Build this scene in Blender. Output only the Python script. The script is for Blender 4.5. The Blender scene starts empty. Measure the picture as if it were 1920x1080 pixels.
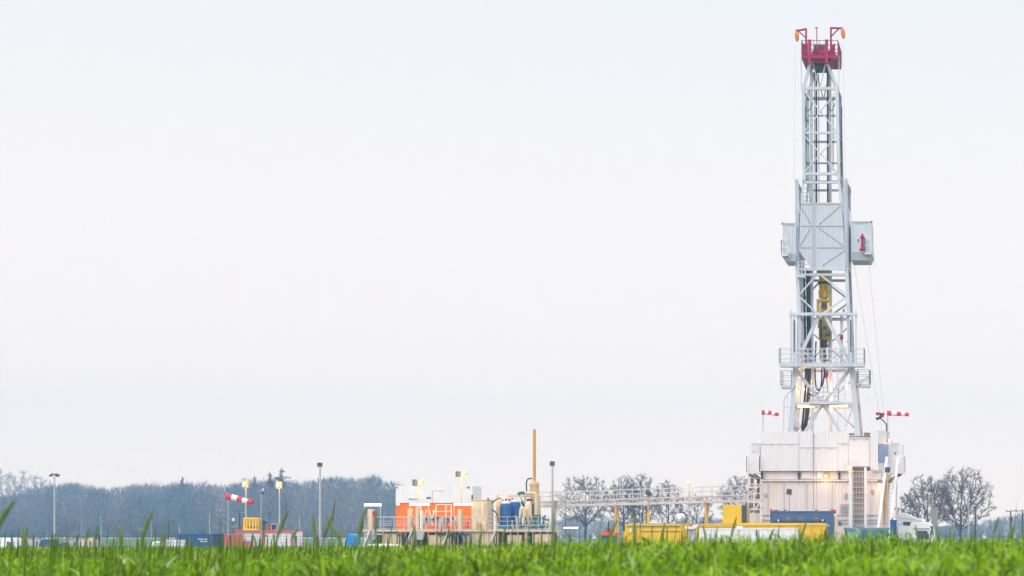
import bpy, math, random
import numpy as np
from mathutils import Vector, Matrix
random.seed(7); rng = np.random.default_rng(11)
sc = bpy.context.scene
C = sc.collection

# ------------------------------------------------------------ camera
F = 3600.0          # focal length in photo pixels
VX, VY = 1850.0, 1015.0   # point of the photograph straight ahead of the lens
CAMZ = 1.1
GZ = -0.7           # level of the drilling pad
cam = bpy.data.cameras.new('camera'); co = bpy.data.objects.new('camera', cam); C.objects.link(co)
co.location = (0, 0, CAMZ); co.rotation_euler = (math.radians(90), 0, 0)
cam.sensor_width = 36; cam.lens = F / 1920 * 36
cam.shift_x = (960 - VX) / 1920; cam.shift_y = (VY - 540) / 1920
cam.clip_start = 0.1; cam.clip_end = 5000
cam.dof.use_dof = True; cam.dof.focus_distance = 150; cam.dof.aperture_fstop = 5.6
sc.camera = co

# ------------------------------------------------------------ sky, sun, exposure
SUN_EL, SUN_AZ = math.radians(30), math.radians(205)
w = bpy.data.worlds.new('World'); sc.world = w; w.use_nodes = True
nt = w.node_tree; nt.nodes.clear()
out = nt.nodes.new('ShaderNodeOutputWorld'); add = nt.nodes.new('ShaderNodeAddShader')
b1 = nt.nodes.new('ShaderNodeBackground'); b2 = nt.nodes.new('ShaderNodeBackground')
sky = nt.nodes.new('ShaderNodeTexSky'); sky.sky_type = 'NISHITA'; sky.sun_disc = False
sky.sun_elevation = SUN_EL; sky.sun_rotation = SUN_AZ; sky.dust_density = 5; sky.air_density = 1.0
nt.links.new(sky.outputs[0], b1.inputs[0]); b1.inputs[1].default_value = 0.008
tc = nt.nodes.new('ShaderNodeTexCoord'); sp = nt.nodes.new('ShaderNodeSeparateXYZ'); rp = nt.nodes.new('ShaderNodeValToRGB')
nt.links.new(tc.outputs['Generated'], sp.inputs[0]); nt.links.new(sp.outputs['Z'], rp.inputs[0]); nt.links.new(rp.outputs[0], b2.inputs[0])
cr = rp.color_ramp
def ramp(e_, c): e_.color = tuple(v / 3 for v in c) + (1,)
cr.elements[0].position = 0.0; ramp(cr.elements[0], (1.21, 1.03, 0.87))
cr.elements[1].position = 1.0; ramp(cr.elements[1], (2.3, 2.4, 2.5))
e = cr.elements.new(0.12); ramp(e, (1.03, 0.935, 0.865))
e = cr.elements.new(0.27); ramp(e, (0.865, 0.865, 0.88))
e = cr.elements.new(0.5); ramp(e, (1.35, 1.38, 1.45))
b2.inputs[1].default_value = 3.0
nt.links.new(b1.outputs[0], add.inputs[0]); nt.links.new(b2.outputs[0], add.inputs[1]); nt.links.new(add.outputs[0], out.inputs[0])
sl = bpy.data.lights.new('sun', 'SUN'); sl.energy = 1.0; sl.angle = math.radians(14); sl.color = (1, 0.95, 0.9)
so = bpy.data.objects.new('sun', sl); C.objects.link(so)
# the sun stands behind the camera and a little to its left
sd = Vector((math.sin(SUN_AZ) * math.cos(SUN_EL), math.cos(SUN_AZ) * math.cos(SUN_EL), math.sin(SUN_EL)))
so.rotation_euler = sd.to_track_quat('Z', 'Y').to_euler()
so.location = (0, 0, 60)
sc.view_settings.view_transform = 'Standard'; sc.view_settings.look = 'None'
sc.view_settings.exposure = 0.09; sc.view_settings.gamma = 1

# ------------------------------------------------------------ helpers
def X(px, Y): return (px - VX) / F * Y
def Z(py, Y): return CAMZ + (VY - py) / F * Y
def P(px, py, Y): return Vector((X(px, Y), Y, Z(py, Y)))

MATS = {}
def mat(name, col, rough=0.6, metal=0.0, var=0.08, scale=1.2, stain=None, stain_amt=0.0, streak=True, bump=0.0, trans=0.0):
    if name in MATS: return MATS[name]
    m = bpy.data.materials.new(name); m.use_nodes = True; n = m.node_tree; bs = n.nodes['Principled BSDF']
    bs.inputs['Specular IOR Level'].default_value = .5 if (rough < .4 or metal) else .25
    bs.inputs['Roughness'].default_value = rough; bs.inputs['Metallic'].default_value = metal
    t = n.nodes.new('ShaderNodeTexCoord'); mp = n.nodes.new('ShaderNodeMapping')
    n.links.new(t.outputs['Object'], mp.inputs[0]); mp.inputs['Scale'].default_value = (1, 1, 0.25 if streak else 1)
    no = n.nodes.new('ShaderNodeTexNoise'); no.inputs['Scale'].default_value = scale; no.inputs['Detail'].default_value = 6
    n.links.new(mp.outputs[0], no.inputs['Vector'])
    mx = n.nodes.new('ShaderNodeMix'); mx.data_type = 'RGBA'
    mx.inputs[6].default_value = tuple(c * (1 - var * 2) for c in col) + (1,)
    mx.inputs[7].default_value = tuple(min(1, c * (1 + var * 2)) for c in col) + (1,)
    n.links.new(no.outputs[0], mx.inputs[0]); last = mx.outputs[2]
    if stain:
        n2 = n.nodes.new('ShaderNodeTexNoise'); n2.inputs['Scale'].default_value = scale * 2.3; n2.inputs['Detail'].default_value = 8
        n.links.new(mp.outputs[0], n2.inputs['Vector'])
        r = n.nodes.new('ShaderNodeValToRGB'); r.color_ramp.elements[0].position = 0.52; r.color_ramp.elements[1].position = 0.75
        r.color_ramp.elements[0].color = (0, 0, 0, 1); r.color_ramp.elements[1].color = (stain_amt,) * 3 + (1,)
        n.links.new(n2.outputs[0], r.inputs[0])
        m2 = n.nodes.new('ShaderNodeMix'); m2.data_type = 'RGBA'; n.links.new(r.outputs[0], m2.inputs[0])
        n.links.new(last, m2.inputs[6]); m2.inputs[7].default_value = stain + (1,); last = m2.outputs[2]
    n.links.new(last, bs.inputs['Base Color'])
    if bump:
        bp = n.nodes.new('ShaderNodeBump'); bp.inputs['Strength'].default_value = bump; n.links.new(no.outputs[0], bp.inputs['Height'])
        n.links.new(bp.outputs[0], bs.inputs['Normal'])
    MATS[name] = m; return m
def emit(name, col, s):
    if name in MATS: return MATS[name]
    m = bpy.data.materials.new(name); m.use_nodes = True; b = m.node_tree.nodes['Principled BSDF']
    b.inputs['Base Color'].default_value = (.03, .03, .03, 1); b.inputs['Specular IOR Level'].default_value = 0; b.inputs['Emission Color'].default_value = col + (1,); b.inputs['Emission Strength'].default_value = s
    MATS[name] = m; return m

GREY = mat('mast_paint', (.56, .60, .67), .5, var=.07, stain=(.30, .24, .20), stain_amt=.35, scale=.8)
GREY2 = mat('mast_paint_dark', (.37, .40, .46), .55, var=.1, stain=(.22, .18, .16), stain_amt=.4)  # rear members have their shade put into this darker, stained grey
CLADG = mat('mast_cladding_sheet', (.56, .59, .65), .45, var=.03, stain=(.38, .37, .38), stain_amt=.15, scale=.5)
CLAD = mat('white_cladding_sheet', (.77, .735, .755), .5, var=.02, stain=(.48, .38, .33), stain_amt=.18, scale=.45)
CLAD2 = mat('cream_cladding_sheet', (.77, .68, .65), .55, var=.03, stain=(.5, .36, .28), stain_amt=.25, scale=.45)
WHITE = mat('white_paint', (.78, .78, .79), .4, var=.04, stain=(.5, .45, .4), stain_amt=.25)
RED = mat('crown_red_paint', (.36, .010, .055), .5, var=.15, stain=(.22, .04, .04), stain_amt=.5)
RED2 = mat('signal_red', (.65, .05, .04), .5, var=.1)
BLACK = mat('black_rubber', (.02, .02, .022), .5, var=.2)
DARK = mat('dark_steel', (.07, .075, .085), .5, var=.2)
YEL = mat('yellow_paint', (.80, .52, .02), .45, var=.06, stain=(.40, .24, .05), stain_amt=.4)
YELD = mat('worn_yellow_paint', (.34, .24, .03), .5, var=.25, scale=3, stain=(.05, .04, .03), stain_amt=.9)
ORANGE = mat('orange_paint', (1.0, .21, .0), .8, var=.02, stain=(.8, .2, .01), stain_amt=.3)
TAN = mat('tan_paint', (.68, .56, .37), .55, var=.08, stain=(.35, .24, .14), stain_amt=.5)
RUSTY = mat('ochre_painted_steel', (.58, .36, .13), .6, var=.12, stain=(.33, .17, .07), stain_amt=.6)
BLUE = mat('blue_container_paint', (.07, .13, .26), .5, var=.1, stain=(.18, .17, .2), stain_amt=.35)
BLUE2 = mat('bright_blue_paint', (.02, .10, .30), .5, var=.12, stain=(.15, .15, .2), stain_amt=.3)
LBLUE = mat('light_blue_skip_paint', (.11, .26, .38), .55, var=.15, stain=(.3, .25, .22), stain_amt=.5)
BROWN = mat('weathered_brown_steel', (.23, .17, .14), .7, var=.2, stain=(.12, .07, .05), stain_amt=.6)
GALV = mat('galvanised_steel', (.45, .46, .47), .45, .3, var=.12)
SILVER = mat('brushed_silver_tank', (.55, .55, .57), .32, .8, var=.1)
GREEN = mat('dark_green_paint', (.03, .14, .12), .5, var=.15)
GLASS = mat('dark_window_glass', (.05, .08, .10), .08, 0, var=.1)
PALEGLASS = mat('pale_window_glass', (.60, .70, .68), .15, 0, var=.08)
CONC = mat('concrete', (.42, .40, .38), .85, var=.12, stain=(.2, .18, .16), stain_amt=.5)
PICT = mat('blue_banner_print', (.22, .31, .50), .5, var=.25, scale=3.5, stain=(.66, .72, .80), stain_amt=.9, streak=False)
TYRE = mat('tyre_rubber', (.03, .03, .03), .8, var=.2)
SOCKR = mat('windsock_red_cloth', (.62, .05, .06), .8, var=.08)
SOCKW = mat('windsock_white_cloth', (.8, .78, .8), .8, var=.04)
BAGO = mat('orange_bag_cloth', (.80, .22, .03), .7, var=.2, scale=5, stain=(.5, .06, .05), stain_amt=.7)
E_SOD = emit('sodium_lamp_glow', (1, .27, .012), 2.0)
E_CORE = emit('sodium_lamp_core', (1, .86, .55), 12.0)
E_TUBE = emit('fluorescent_tube_glow', (1, .93, .80), 4.0)
E_WARM = emit('warm_tube_glow', (1, .62, .28), 3.0)
E_BEAC = emit('amber_light_glow', (1, .45, .05), 1.5)

STIFF = mat('stiffener_shade_grey', (.26, .28, .33), .55)  # darkened so the braces' broken shadow lines stand in the colour
class MB:
    def __init__(s): s.v = []; s.f = []; s.m = []
    def add(s, vs, fs, mi=0):
        b = len(s.v); s.v += [tuple(v) for v in vs]; s.f += [tuple(b + i for i in f) for f in fs]; s.m += [mi] * len(fs)
    def box(s, x0, x1, y0, y1, z0, z1, mi=0):
        vs = [(x, y, z) for z in (z0, z1) for y in (y0, y1) for x in (x0, x1)]
        s.add(vs, [(0, 2, 3, 1), (4, 5, 7, 6), (0, 1, 5, 4), (2, 6, 7, 3), (0, 4, 6, 2), (1, 3, 7, 5)], mi); return s
    def pbox(s, px0, px1, py0, py1, Y, d, mi=0):      # a box whose front face is at distance Y
        return s.box(X(px0, Y), X(px1, Y), Y, Y + d, Z(py1, Y), Z(py0, Y), mi)
    def bar(s, a, b, w, h=None, mi=0):
        h = h or w; a = Vector(a); b = Vector(b); d = (b - a).normalized()
        up = Vector((0, 1, 0)) if abs(d.y) < .9 else Vector((0, 0, 1))
        u = d.cross(up).normalized(); v = u.cross(d).normalized()
        vs = []
        for p in (a, b):
            for i, j in ((-1, -1), (1, -1), (1, 1), (-1, 1)): vs.append(p + u * i * w / 2 + v * j * h / 2)
        s.add(vs, [(0, 3, 2, 1), (4, 5, 6, 7), (0, 1, 5, 4), (1, 2, 6, 5), (2, 3, 7, 6), (3, 0, 4, 7)], mi); return s
    def tube(s, pts, r, n=8, mi=0, caps=True):
        pts = [Vector(p) for p in pts]; k = len(pts)
        rs = r if isinstance(r, (list, tuple)) else [r] * k
        rings = []; b = len(s.v)
        for i, p in enumerate(pts):
            d = (pts[min(i + 1, k - 1)] - pts[max(i - 1, 0)]).normalized()
            up = Vector((0, 1, 0)) if abs(d.y) < .9 else Vector((0, 0, 1))
            u = d.cross(up).normalized(); v = u.cross(d).normalized()
            for j in range(n):
                a = 2 * math.pi * j / n; s.v.append(tuple(p + (u * math.cos(a) + v * math.sin(a)) * rs[i]))
        for i in range(k - 1):
            mm = mi[i] if isinstance(mi, (list, tuple)) else mi
            for j in range(n):
                s.f.append((b + i * n + j, b + i * n + (j + 1) % n, b + (i + 1) * n + (j + 1) % n, b + (i + 1) * n + j)); s.m.append(mm)
        if caps:
            m0 = mi[0] if isinstance(mi, (list, tuple)) else mi; m1 = mi[-1] if isinstance(mi, (list, tuple)) else mi
            s.f.append(tuple(b + j for j in range(n))[::-1]); s.m.append(m0)
            s.f.append(tuple(b + (k - 1) * n + j for j in range(n))); s.m.append(m1)
        return s
    def lathe(s, c, prof, n=20, mi=0):                  # prof: (radius, z)
        return s.tube([(c[0], c[1], z) for r, z in prof], [max(r, .002) for r, z in prof], n, mi)
    def prism(s, poly, Y, d, mi=0):                     # photo polygon at distance Y, d deep
        n = len(poly); A = [P(x, y, Y) for x, y in poly]; B = [a + Vector((0, d, 0)) for a in A]
        s.add(A + B, [tuple(range(n)), tuple(range(2 * n - 1, n - 1, -1))] + [(i, i + n, (i + 1) % n + n, (i + 1) % n) for i in range(n)], mi); return s
    def corr(s, x0, x1, z0, z1, Y, pitch=.28, amp=.05, mi=0, back=.05):
        """trapezoid-ribbed sheet with real folds; z0/z1 may be functions of x"""
        f0 = z0 if callable(z0) else (lambda x: z0); f1 = z1 if callable(z1) else (lambda x: z1)
        xs = []; x = x0; k = 0
        n = max(1, round((x1 - x0) / pitch)); p = (x1 - x0) / n
        for i in range(n):
            b = x0 + i * p
            xs += [(b, 0), (b + p * .38, 0), (b + p * .5, amp), (b + p * .88, amp)]
        xs.append((x1, 0))
        vs = []
        for (x, o) in xs: vs += [(x, Y + o, f0(x)), (x, Y + o, f1(x))]
        fs = [(2 * i, 2 * i + 2, 2 * i + 3, 2 * i + 1) for i in range(len(xs) - 1)]
        s.add(vs, fs, mi)
        yb = Y + amp + back
        q = [(x0, yb), (x1, yb)]
        vs = []
        for (x, y) in ((x0, Y), (x1, Y), (x1, yb), (x0, yb)): vs += [(x, y, f0(x)), (x, y, f1(x))]
        s.add(vs, [(2, 4, 5, 3), (4, 6, 7, 5), (6, 0, 1, 7)], mi)
        b = len(s.v)
        for i, (x, o) in enumerate(xs[:-1]):
            x2, o2 = xs[i + 1]
            for f in (f0, f1):
                s.add([(x, Y + o, f(x)), (x2, Y + o2, f(x2)), (x2, yb, f(x2)), (x, yb, f(x))], [(0, 1, 2, 3)], mi)
        return s
    def rail(s, pts, h=1.1, step=1.2, r=.024, rows=(1, .52), kick=True, mi=0):
        pts = [Vector(p) for p in pts]
        for a, b in zip(pts, pts[1:]):
            for k in rows: s.bar(a + Vector((0, 0, h * k)), b + Vector((0, 0, h * k)), r * 2)
            if kick: s.bar(a + Vector((0, 0, .09)), b + Vector((0, 0, .09)), .02, .13)
            L = (b - a).length; n = max(1, round(L / step))
            for i in range(n + 1):
                p = a.lerp(b, i / n); s.bar(p, p + Vector((0, 0, h)), r * 2)
        return s
    def ladder(s, a, b, w=.5, step=.3, r=.03, axis=Vector((1, 0, 0))):
        a = Vector(a); b = Vector(b)
        for k in (-.5, .5): s.bar(a + axis * w * k, b + axis * w * k, r * 2)
        n = int((b - a).length / step)
        for i in range(1, n): p = a.lerp(b, i / n); s.bar(p - axis * w / 2, p + axis * w / 2, r * 1.3)
        return s
    def build(s, name, mats, parent=None):
        if not isinstance(mats, (list, tuple)): mats = [mats]
        off = Vector((0, 0, 0)); p = parent
        while p is not None: off += p.location; p = p.parent
        me = bpy.data.meshes.new(name); me.from_pydata([tuple(Vector(v) - off) for v in s.v], [], s.f)
        for m in mats: me.materials.append(m)
        if len(mats) > 1: me.polygons.foreach_set('material_index', s.m)
        me.update()
        o = bpy.data.objects.new(name, me); C.objects.link(o); o.parent = parent
        return o
def smooth(o, ang=35):
    o.data.polygons.foreach_set('use_smooth', [True] * len(o.data.polygons))
    try: o.data.set_sharp_from_angle(angle=math.radians(ang))
    except Exception: pass
    return o
def bevel(o, w=.03, seg=2):
    m = o.modifiers.new('bevel', 'BEVEL'); m.width = w; m.segments = seg; m.limit_method = 'ANGLE'; return o
def tag(o, label, cat, group=None, kind=None):
    if kind: o['kind'] = kind
    if label: o['label'] = label
    if cat: o['category'] = cat
    if group: o['group'] = group
    return o
def thing(name, label, cat, loc, group=None):
    o = bpy.data.objects.new(name, None); C.objects.link(o); o.location = loc; o.empty_display_size = .3
    return tag(o, label, cat, group)
def copy_tree(o, parent=None):
    c = o.copy(); C.objects.link(c); c.parent = parent
    for ch in list(o.children): copy_tree(ch, c)
    return c
def glow(parent, loc, power, col=(1, .52, .18), r=.15):
    l = bpy.data.lights.new('lamp_light', 'POINT'); l.energy = power; l.color = col; l.shadow_soft_size = r
    o = bpy.data.objects.new('lamp_light', l); C.objects.link(o)
    off = Vector((0, 0, 0)); p = parent
    while p is not None: off += p.location; p = p.parent
    o.parent = parent; o.location = Vector(loc) - off
def v3(*a): return Vector(a)

# ------------------------------------------------------------ ground
def ground_z(y):
    t = min(1, max(0, (y - 106) / 9)); u = min(1, max(0, (y - 200) / 200)); return GZ * (t * t * (3 - 2 * t)) + 2.4 * u * u * (3 - 2 * u)
gm = bpy.data.materials.new('field_soil_and_grass'); gm.use_nodes = True; n = gm.node_tree; bs = n.nodes['Principled BSDF']; bs.inputs['Roughness'].default_value = .95
t = n.nodes.new('ShaderNodeTexCoord'); no = n.nodes.new('ShaderNodeTexNoise'); no.inputs['Scale'].default_value = .35; no.inputs['Detail'].default_value = 10
n.links.new(t.outputs['Object'], no.inputs['Vector']); r = n.nodes.new('ShaderNodeValToRGB'); n.links.new(no.outputs[0], r.inputs[0])
r.color_ramp.elements[0].position = .3; r.color_ramp.elements[0].color = (.035, .075, .015, 1)
r.color_ramp.elements[1].position = .7; r.color_ramp.elements[1].color = (.085, .17, .03, 1); n.links.new(r.outputs[0], bs.inputs['Base Color'])
g = MB(); ys = [-60, -20, 0, 20, 60, 100, 106] + [106 + i * .75 for i in range(1, 13)] + [130, 160, 190] + list(range(200, 410, 15)) + [430, 520, 660]
xs = np.linspace(-900, 500, 29)
vs = [(x, y, ground_z(y)) for y in ys for x in xs]; nx = len(xs)
g.add(vs, [(j * nx + i, j * nx + i + 1, (j + 1) * nx + i + 1, (j + 1) * nx + i) for j in range(len(ys) - 1) for i in range(nx - 1)])
tag(g.build('ground', gm), None, None, kind='structure')
GRAV = mat('gravel', (.30, .28, .26), .95, var=.2, scale=4, streak=False, bump=.3)
g = MB(); g.box(-92, 14, 119, 185, GZ - .02, GZ + .006); tag(g.build('gravel_pad', GRAV), None, None, kind='structure')

# ------------------------------------------------------------ haze
hz = MB(); hz.box(-905, 505, -65, 665, -2.0, 50)
hm = bpy.data.materials.new('haze_air'); hm.use_nodes = True; n = hm.node_tree; n.nodes.clear()
o_ = n.nodes.new('ShaderNodeOutputMaterial'); pv = n.nodes.new('ShaderNodeVolumePrincipled')
pv.inputs['Color'].default_value = (.38, .67, 1.0, 1); pv.inputs['Density'].default_value = 0.00068; pv.inputs['Anisotropy'].default_value = 0.0
n.links.new(pv.outputs[0], o_.inputs['Volume'])
tag(hz.build('haze', hm), 'thin blue winter haze over the field and woods', 'haze', kind='stuff')

# ============================================================ DRILLING MAST
YM = 150.0; DM = 3.4; YR = YM + DM
mast = thing('drilling_mast', 'tall grey lattice drilling mast with a red crown, standing on the clad base building', 'drilling mast', (X(1545, YM), YM + DM / 2, Z(815, YM)))
def mbar(name, a, b, wpx, Y=YM, m=GREY, d=None, parent=mast):
    wd = wpx / F * YM; o = MB().bar(P(a[0], a[1], Y), P(b[0], b[1], Y), wd, d or wd).build(name, m, parent); return o
def R_(a): # the same real position carried back to the rear face
    x = X(a[0], YM); z = Z(a[1], YM); return Vector((x, YR, z))
def rbar(name, a, b, wpx, m=GREY, parent=mast):
    wd = wpx / F * YM; return MB().bar(R_(a), R_(b), wd).build(name, m, parent)
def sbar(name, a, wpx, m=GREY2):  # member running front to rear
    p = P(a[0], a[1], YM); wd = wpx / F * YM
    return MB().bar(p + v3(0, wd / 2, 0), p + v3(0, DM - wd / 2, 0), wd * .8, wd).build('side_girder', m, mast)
def polyleg(pts, wpx, rear=False, m=GREY):
    wd = wpx / F * YM; g = MB(); q = [(R_(p) if rear else P(p[0], p[1], YM)) for p in pts]
    for a, b in zip(q, q[1:]): g.bar(a, b, wd, wd * 1.1)
    return g.build('leg', m, mast)
# legs of the upper, middle and lower sections
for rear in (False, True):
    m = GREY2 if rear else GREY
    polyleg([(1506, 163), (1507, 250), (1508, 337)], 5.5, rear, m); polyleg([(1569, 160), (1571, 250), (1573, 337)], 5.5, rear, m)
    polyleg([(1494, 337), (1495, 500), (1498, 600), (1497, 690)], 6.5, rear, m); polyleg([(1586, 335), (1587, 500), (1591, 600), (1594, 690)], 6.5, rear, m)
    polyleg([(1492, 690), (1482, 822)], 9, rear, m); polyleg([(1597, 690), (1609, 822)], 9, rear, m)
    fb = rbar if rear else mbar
    # crown A-frame legs
    fb('raker', (1520, 116), (1506, 165), 5.5, m=m); fb('raker', (1550, 116), (1569, 162), 5.5, m=m)
    for y, wpx in ((166, 5.5), (249, 4), (326, 5), (342, 4)):
        fb('girder', (1506, y), (1571, y), wpx, m=m)
    # X bracing upper
    for y0, y1 in ((168, 249), (251, 325)):
        (fb('brace', (1507, y0 + 2), (1570, y1 - 1), 2.2, m=m) if not rear else None)
        (mbar('brace', (1570, y0 + 2), (1507, y1 - 1), 2.0, YM - .09) if not rear else None)
    fb('brace', (1524, 118), (1536, 164), 2.0, m=m); fb('brace', (1548, 118), (1538, 164), 2.0, m=m)
    # below the cladding
    for y, wpx in ((505, 3.5), (515, 4.5), (589, 5.5), (757, 5.5), (688, 5)):
        fb('girder', (1496 if y < 600 else 1489, y), (1588 if y < 600 else 1599, y), wpx, m=m)
    fb('brace', (1530, 517), (1499, 552), 3.0, m=m); fb('brace', (1540, 517), (1587, 553), 3.0, m=m)
    fb('brace', (1499, 556), (1532, 588), 3.0, m=m); fb('brace', (1588, 556), (1543, 588), 3.0, m=m)
    if not rear:
        fb('brace', (1535, 592), (1505, 656), 6); fb('brace', (1547, 592), (1593, 678), 6.5)
        fb('brace', (1492, 693), (1541, 755), 6); fb('brace', (1594, 692), (1546, 755), 6)
        fb('brace', (1543, 760), (1506, 815), 6); fb('brace', (1545, 760), (1578, 815), 6)
        fb('brace', (1490, 764), (1504, 815), 2.5); fb('brace', (1599, 764), (1586, 800), 2.5)
        fb('brace', (1500, 652), (1535, 684), 2.5); fb('brace', (1585, 650), (1548, 684), 2.5)
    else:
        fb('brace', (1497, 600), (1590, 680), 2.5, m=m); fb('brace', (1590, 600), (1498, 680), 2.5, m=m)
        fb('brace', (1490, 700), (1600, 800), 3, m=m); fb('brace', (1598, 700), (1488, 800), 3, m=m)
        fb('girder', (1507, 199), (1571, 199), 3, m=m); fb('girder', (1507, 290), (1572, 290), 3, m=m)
# tapered inner legs between upper and lower sections
for rear in (False, True):
    fb = rbar if rear else mbar
    fb('transition_leg', (1507, 325), (1499, 475), 4.0); fb('transition_leg', (1572, 325), (1584, 470), 4.0)
# side girders & side bracing
for y in (166, 208, 249, 290, 326): sbar('g', (1506, y), 3.5); sbar('g', (1570.5, y), 3.5)
for y in (345, 400, 450, 500, 545, 589, 640, 688): sbar('g', (1496, y), 4); sbar('g', (1589, y), 4)
for y in (722, 757, 800): sbar('g', (1487, y), 4); sbar('g', (1602, y), 4)
def sidebrace(x0, y0, x1, y1):
    a = P(x0, y0, YM); b = P(x1, y1, YM); b.y = YR; MB().bar(a, b, .08).build('brace', GREY2, mast)
for x in (1506, 1571):
    for y in (166, 249): sidebrace(x, y, x, y + 80)
for x in (1496, 1589):
    for y in (345, 410, 500, 589): sidebrace(x, y, x, y + 60 if y < 580 else 684)
# guide rails and outer thin posts
for x0, x1 in ((1521, 1524.5), (1556, 1559)):
    wd = .21; MB().bar(P(x0, 120, YM + 1.9), P(x0 + 2, 812, YM + 1.9), wd).build('guide_rail', GREY, mast)
mbar('guard_post', (1502.5, 105), (1502.5, 168), 1.8); mbar('guard_post', (1573, 104), (1573, 168), 1.8)
for x, y0, y1 in ((1483, 581, 690), (1605, 581, 690)): mbar('guard_post', (x, y0), (x, y1), 2.5, YM - .1)
mbar('girder', (1480, 589), (1608, 589), 5, YM - .35)
for x in (1489, 1578, 1595): mbar('hydraulic_cylinder', (x, 592), (x, 680), 5, YM - .3 if x != 1578 else YM + .5)
for x in (1489, 1595): mbar('cylinder_rod', (x, 600), (x, 660), 2, YM - .55, DARK)
for i, x in enumerate((1491.5, 1586)):   # flanged outer edge plates of the mid section
    mbar('flange_plate', (x, 336), (x + .5, 500), 2, YM - .22)
# black drilling lines (cables) inside
for x, wpx in ((1530.5, 1.8), (1551.5, 1.8), (1527.5, .9), (1535, .7), (1554, .7)):
    MB().tube([P(x, 122, YM + 1.2), P(x + .6, 384, YM + 1.2)], wpx / 2 / F * YM * 1.7, 6).build('drilling_line', BLACK, mast)
for x, y1 in ((1543, 505), (1546, 505), (1540, 505)):
    MB().tube([P(x, 384, YM + 1.4), P(x, y1, YM + 1.4)], .03, 6).build('drilling_line', BLACK, mast)
mbar('drain_pipe', (1524.5, 330), (1524.8, 822), 1.4, YM - .45, GREY2)
# black mud hoses on the left inside
hs = [[(1508, 505), (1509, 600), (1511, 690), (1508, 760), (1502, 815)], [(1513, 505), (1514, 600), (1515, 700), (1512, 770), (1505, 815)], [(1517, 508), (1518, 600), (1519, 690), (1516, 770), (1507, 818)],
      [(1539, 600), (1541, 690), (1539, 725), (1528, 742), (1517, 738)], [(1544, 640), (1546, 690), (1542, 722), (1532, 730), (1528, 700), (1530, 640)]]
def spline(pts, n=6):
    o = []; q = [pts[0]] + list(pts) + [pts[-1]]
    for i in range(1, len(q) - 2):
        for k in range(n):
            t = k / n; a, b, c, d = q[i - 1], q[i], q[i + 1], q[i + 2]
            o.append(.5 * ((2 * b) + (c - a) * t + (2 * a - 5 * b + 4 * c - d) * t * t + (3 * b - a - 3 * c + d) * t ** 3))
    o.append(q[-1]); return o
for i, h in enumerate(hs):
    smooth(MB().tube(spline([P(x, y, YM + 1.0 + .3 * (i % 3)) for x, y in h]), .085 if i < 3 else .06, 8).build('mud_hose', BLACK, mast))
# loops of cable hanging in the upper section
for x0, x1, y in ((1509, 1523, 200), (1552, 1566, 200)):
    MB().tube(spline([P(x0, y, YM + .4), P((x0 + x1) / 2, y + 8, YM + .4), P(x1, y - 6, YM + .4)]), .03, 6).build('cable_loop', BLACK, mast)
for x in (1511, 1562): MB().tube([P(x, 185, YM + .8), P(x, 320, YM + .8)], .035, 6).build('service_pipe', DARK, mast)
for x in (1578,): MB().tube([P(x, 200, YR - .3), P(x, 330, YR - .3)], .05, 6).build('service_pipe', DARK, mast)
# cladding of the racking board
cl = MB(); z0 = lambda x: max(Z(503, YM), Z(473 + (x - X(1500, YM)) / (X(1519, YM) - X(1500, YM)) * 28, YM)) if x < X(1519, YM) else Z(503, YM)
YC = YM - .22
def xp(p): return X(p, YC)
cl.corr(xp(1502), xp(1524.5), z0, Z(381, YC), YC, .25, .03)
cl.corr(xp(1529), xp(1577), Z(503, YC), Z(381, YC), YC, .25, .03)
cl.box(xp(1524.5), xp(1529), YC - .03, YC + .08, Z(503, YC), Z(384, YC))
cl.prism([(1577, 381), (1585, 480), (1585, 503), (1577, 503)], YC + .01, .08)
cl.prism([(1502, 381), (1502, 474), (1498, 470)], YC + .01, .08)
panel = cl.build('cladding_panel', CLADG, mast)
for a, b in (((1575, 387), (1536, 421)), ((1503, 390), (1520, 420)), ((1534, 427), (1583, 462)), ((1520, 428), (1500, 462)), ((1584, 470), (1541, 499)), ((1502, 424.5), (1582, 424.5)), ((1500, 465), (1522, 465)), ((1532, 465), (1583, 465))):
    MB().bar(P(a[0], a[1], YC + .01), P(b[0], b[1], YC + .01), .07, .03).build('panel_stiffener', STIFF, panel)
MB().bar(P(1502, 381, YC - .03), P(1577, 381, YC - .03), .1, .06).build('panel_edge', GREY, panel)
MB().bar(P(1505, 505, YC - .03), P(1586, 504, YC - .03), .2, .08).build('panel_edge', GREY, panel)
# left, right and rear walls of the racking box
for a, (px, py0, py1) in enumerate(((1497, 400, 490), (1590, 390, 503))):
    x = X(px, YM); MB().box(x - .05, x + .05, YM + .3, YR - .2, Z(py1, YM), Z(py0, YM)).build('side_cladding', CLADG, mast)
MB().corr(X(1500, YM), X(1588, YM), Z(470, YM), Z(384, YM), YR + .2, .25, .05).build('rear_cladding', CLADG, mast)
# crane beam yellow above travelling block is with the block; basket on the left below the panel
mb = MB(); a = P(1497, 517, YM - .5); mb.rail([a, a + v3(.5, 0, 0)], 1.1, .25); mb.box(a.x - .1, a.x + .5, a.y - .1, a.y + .6, a.z - .12, a.z); mb.build('inspection_basket', GREY, mast)
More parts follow.
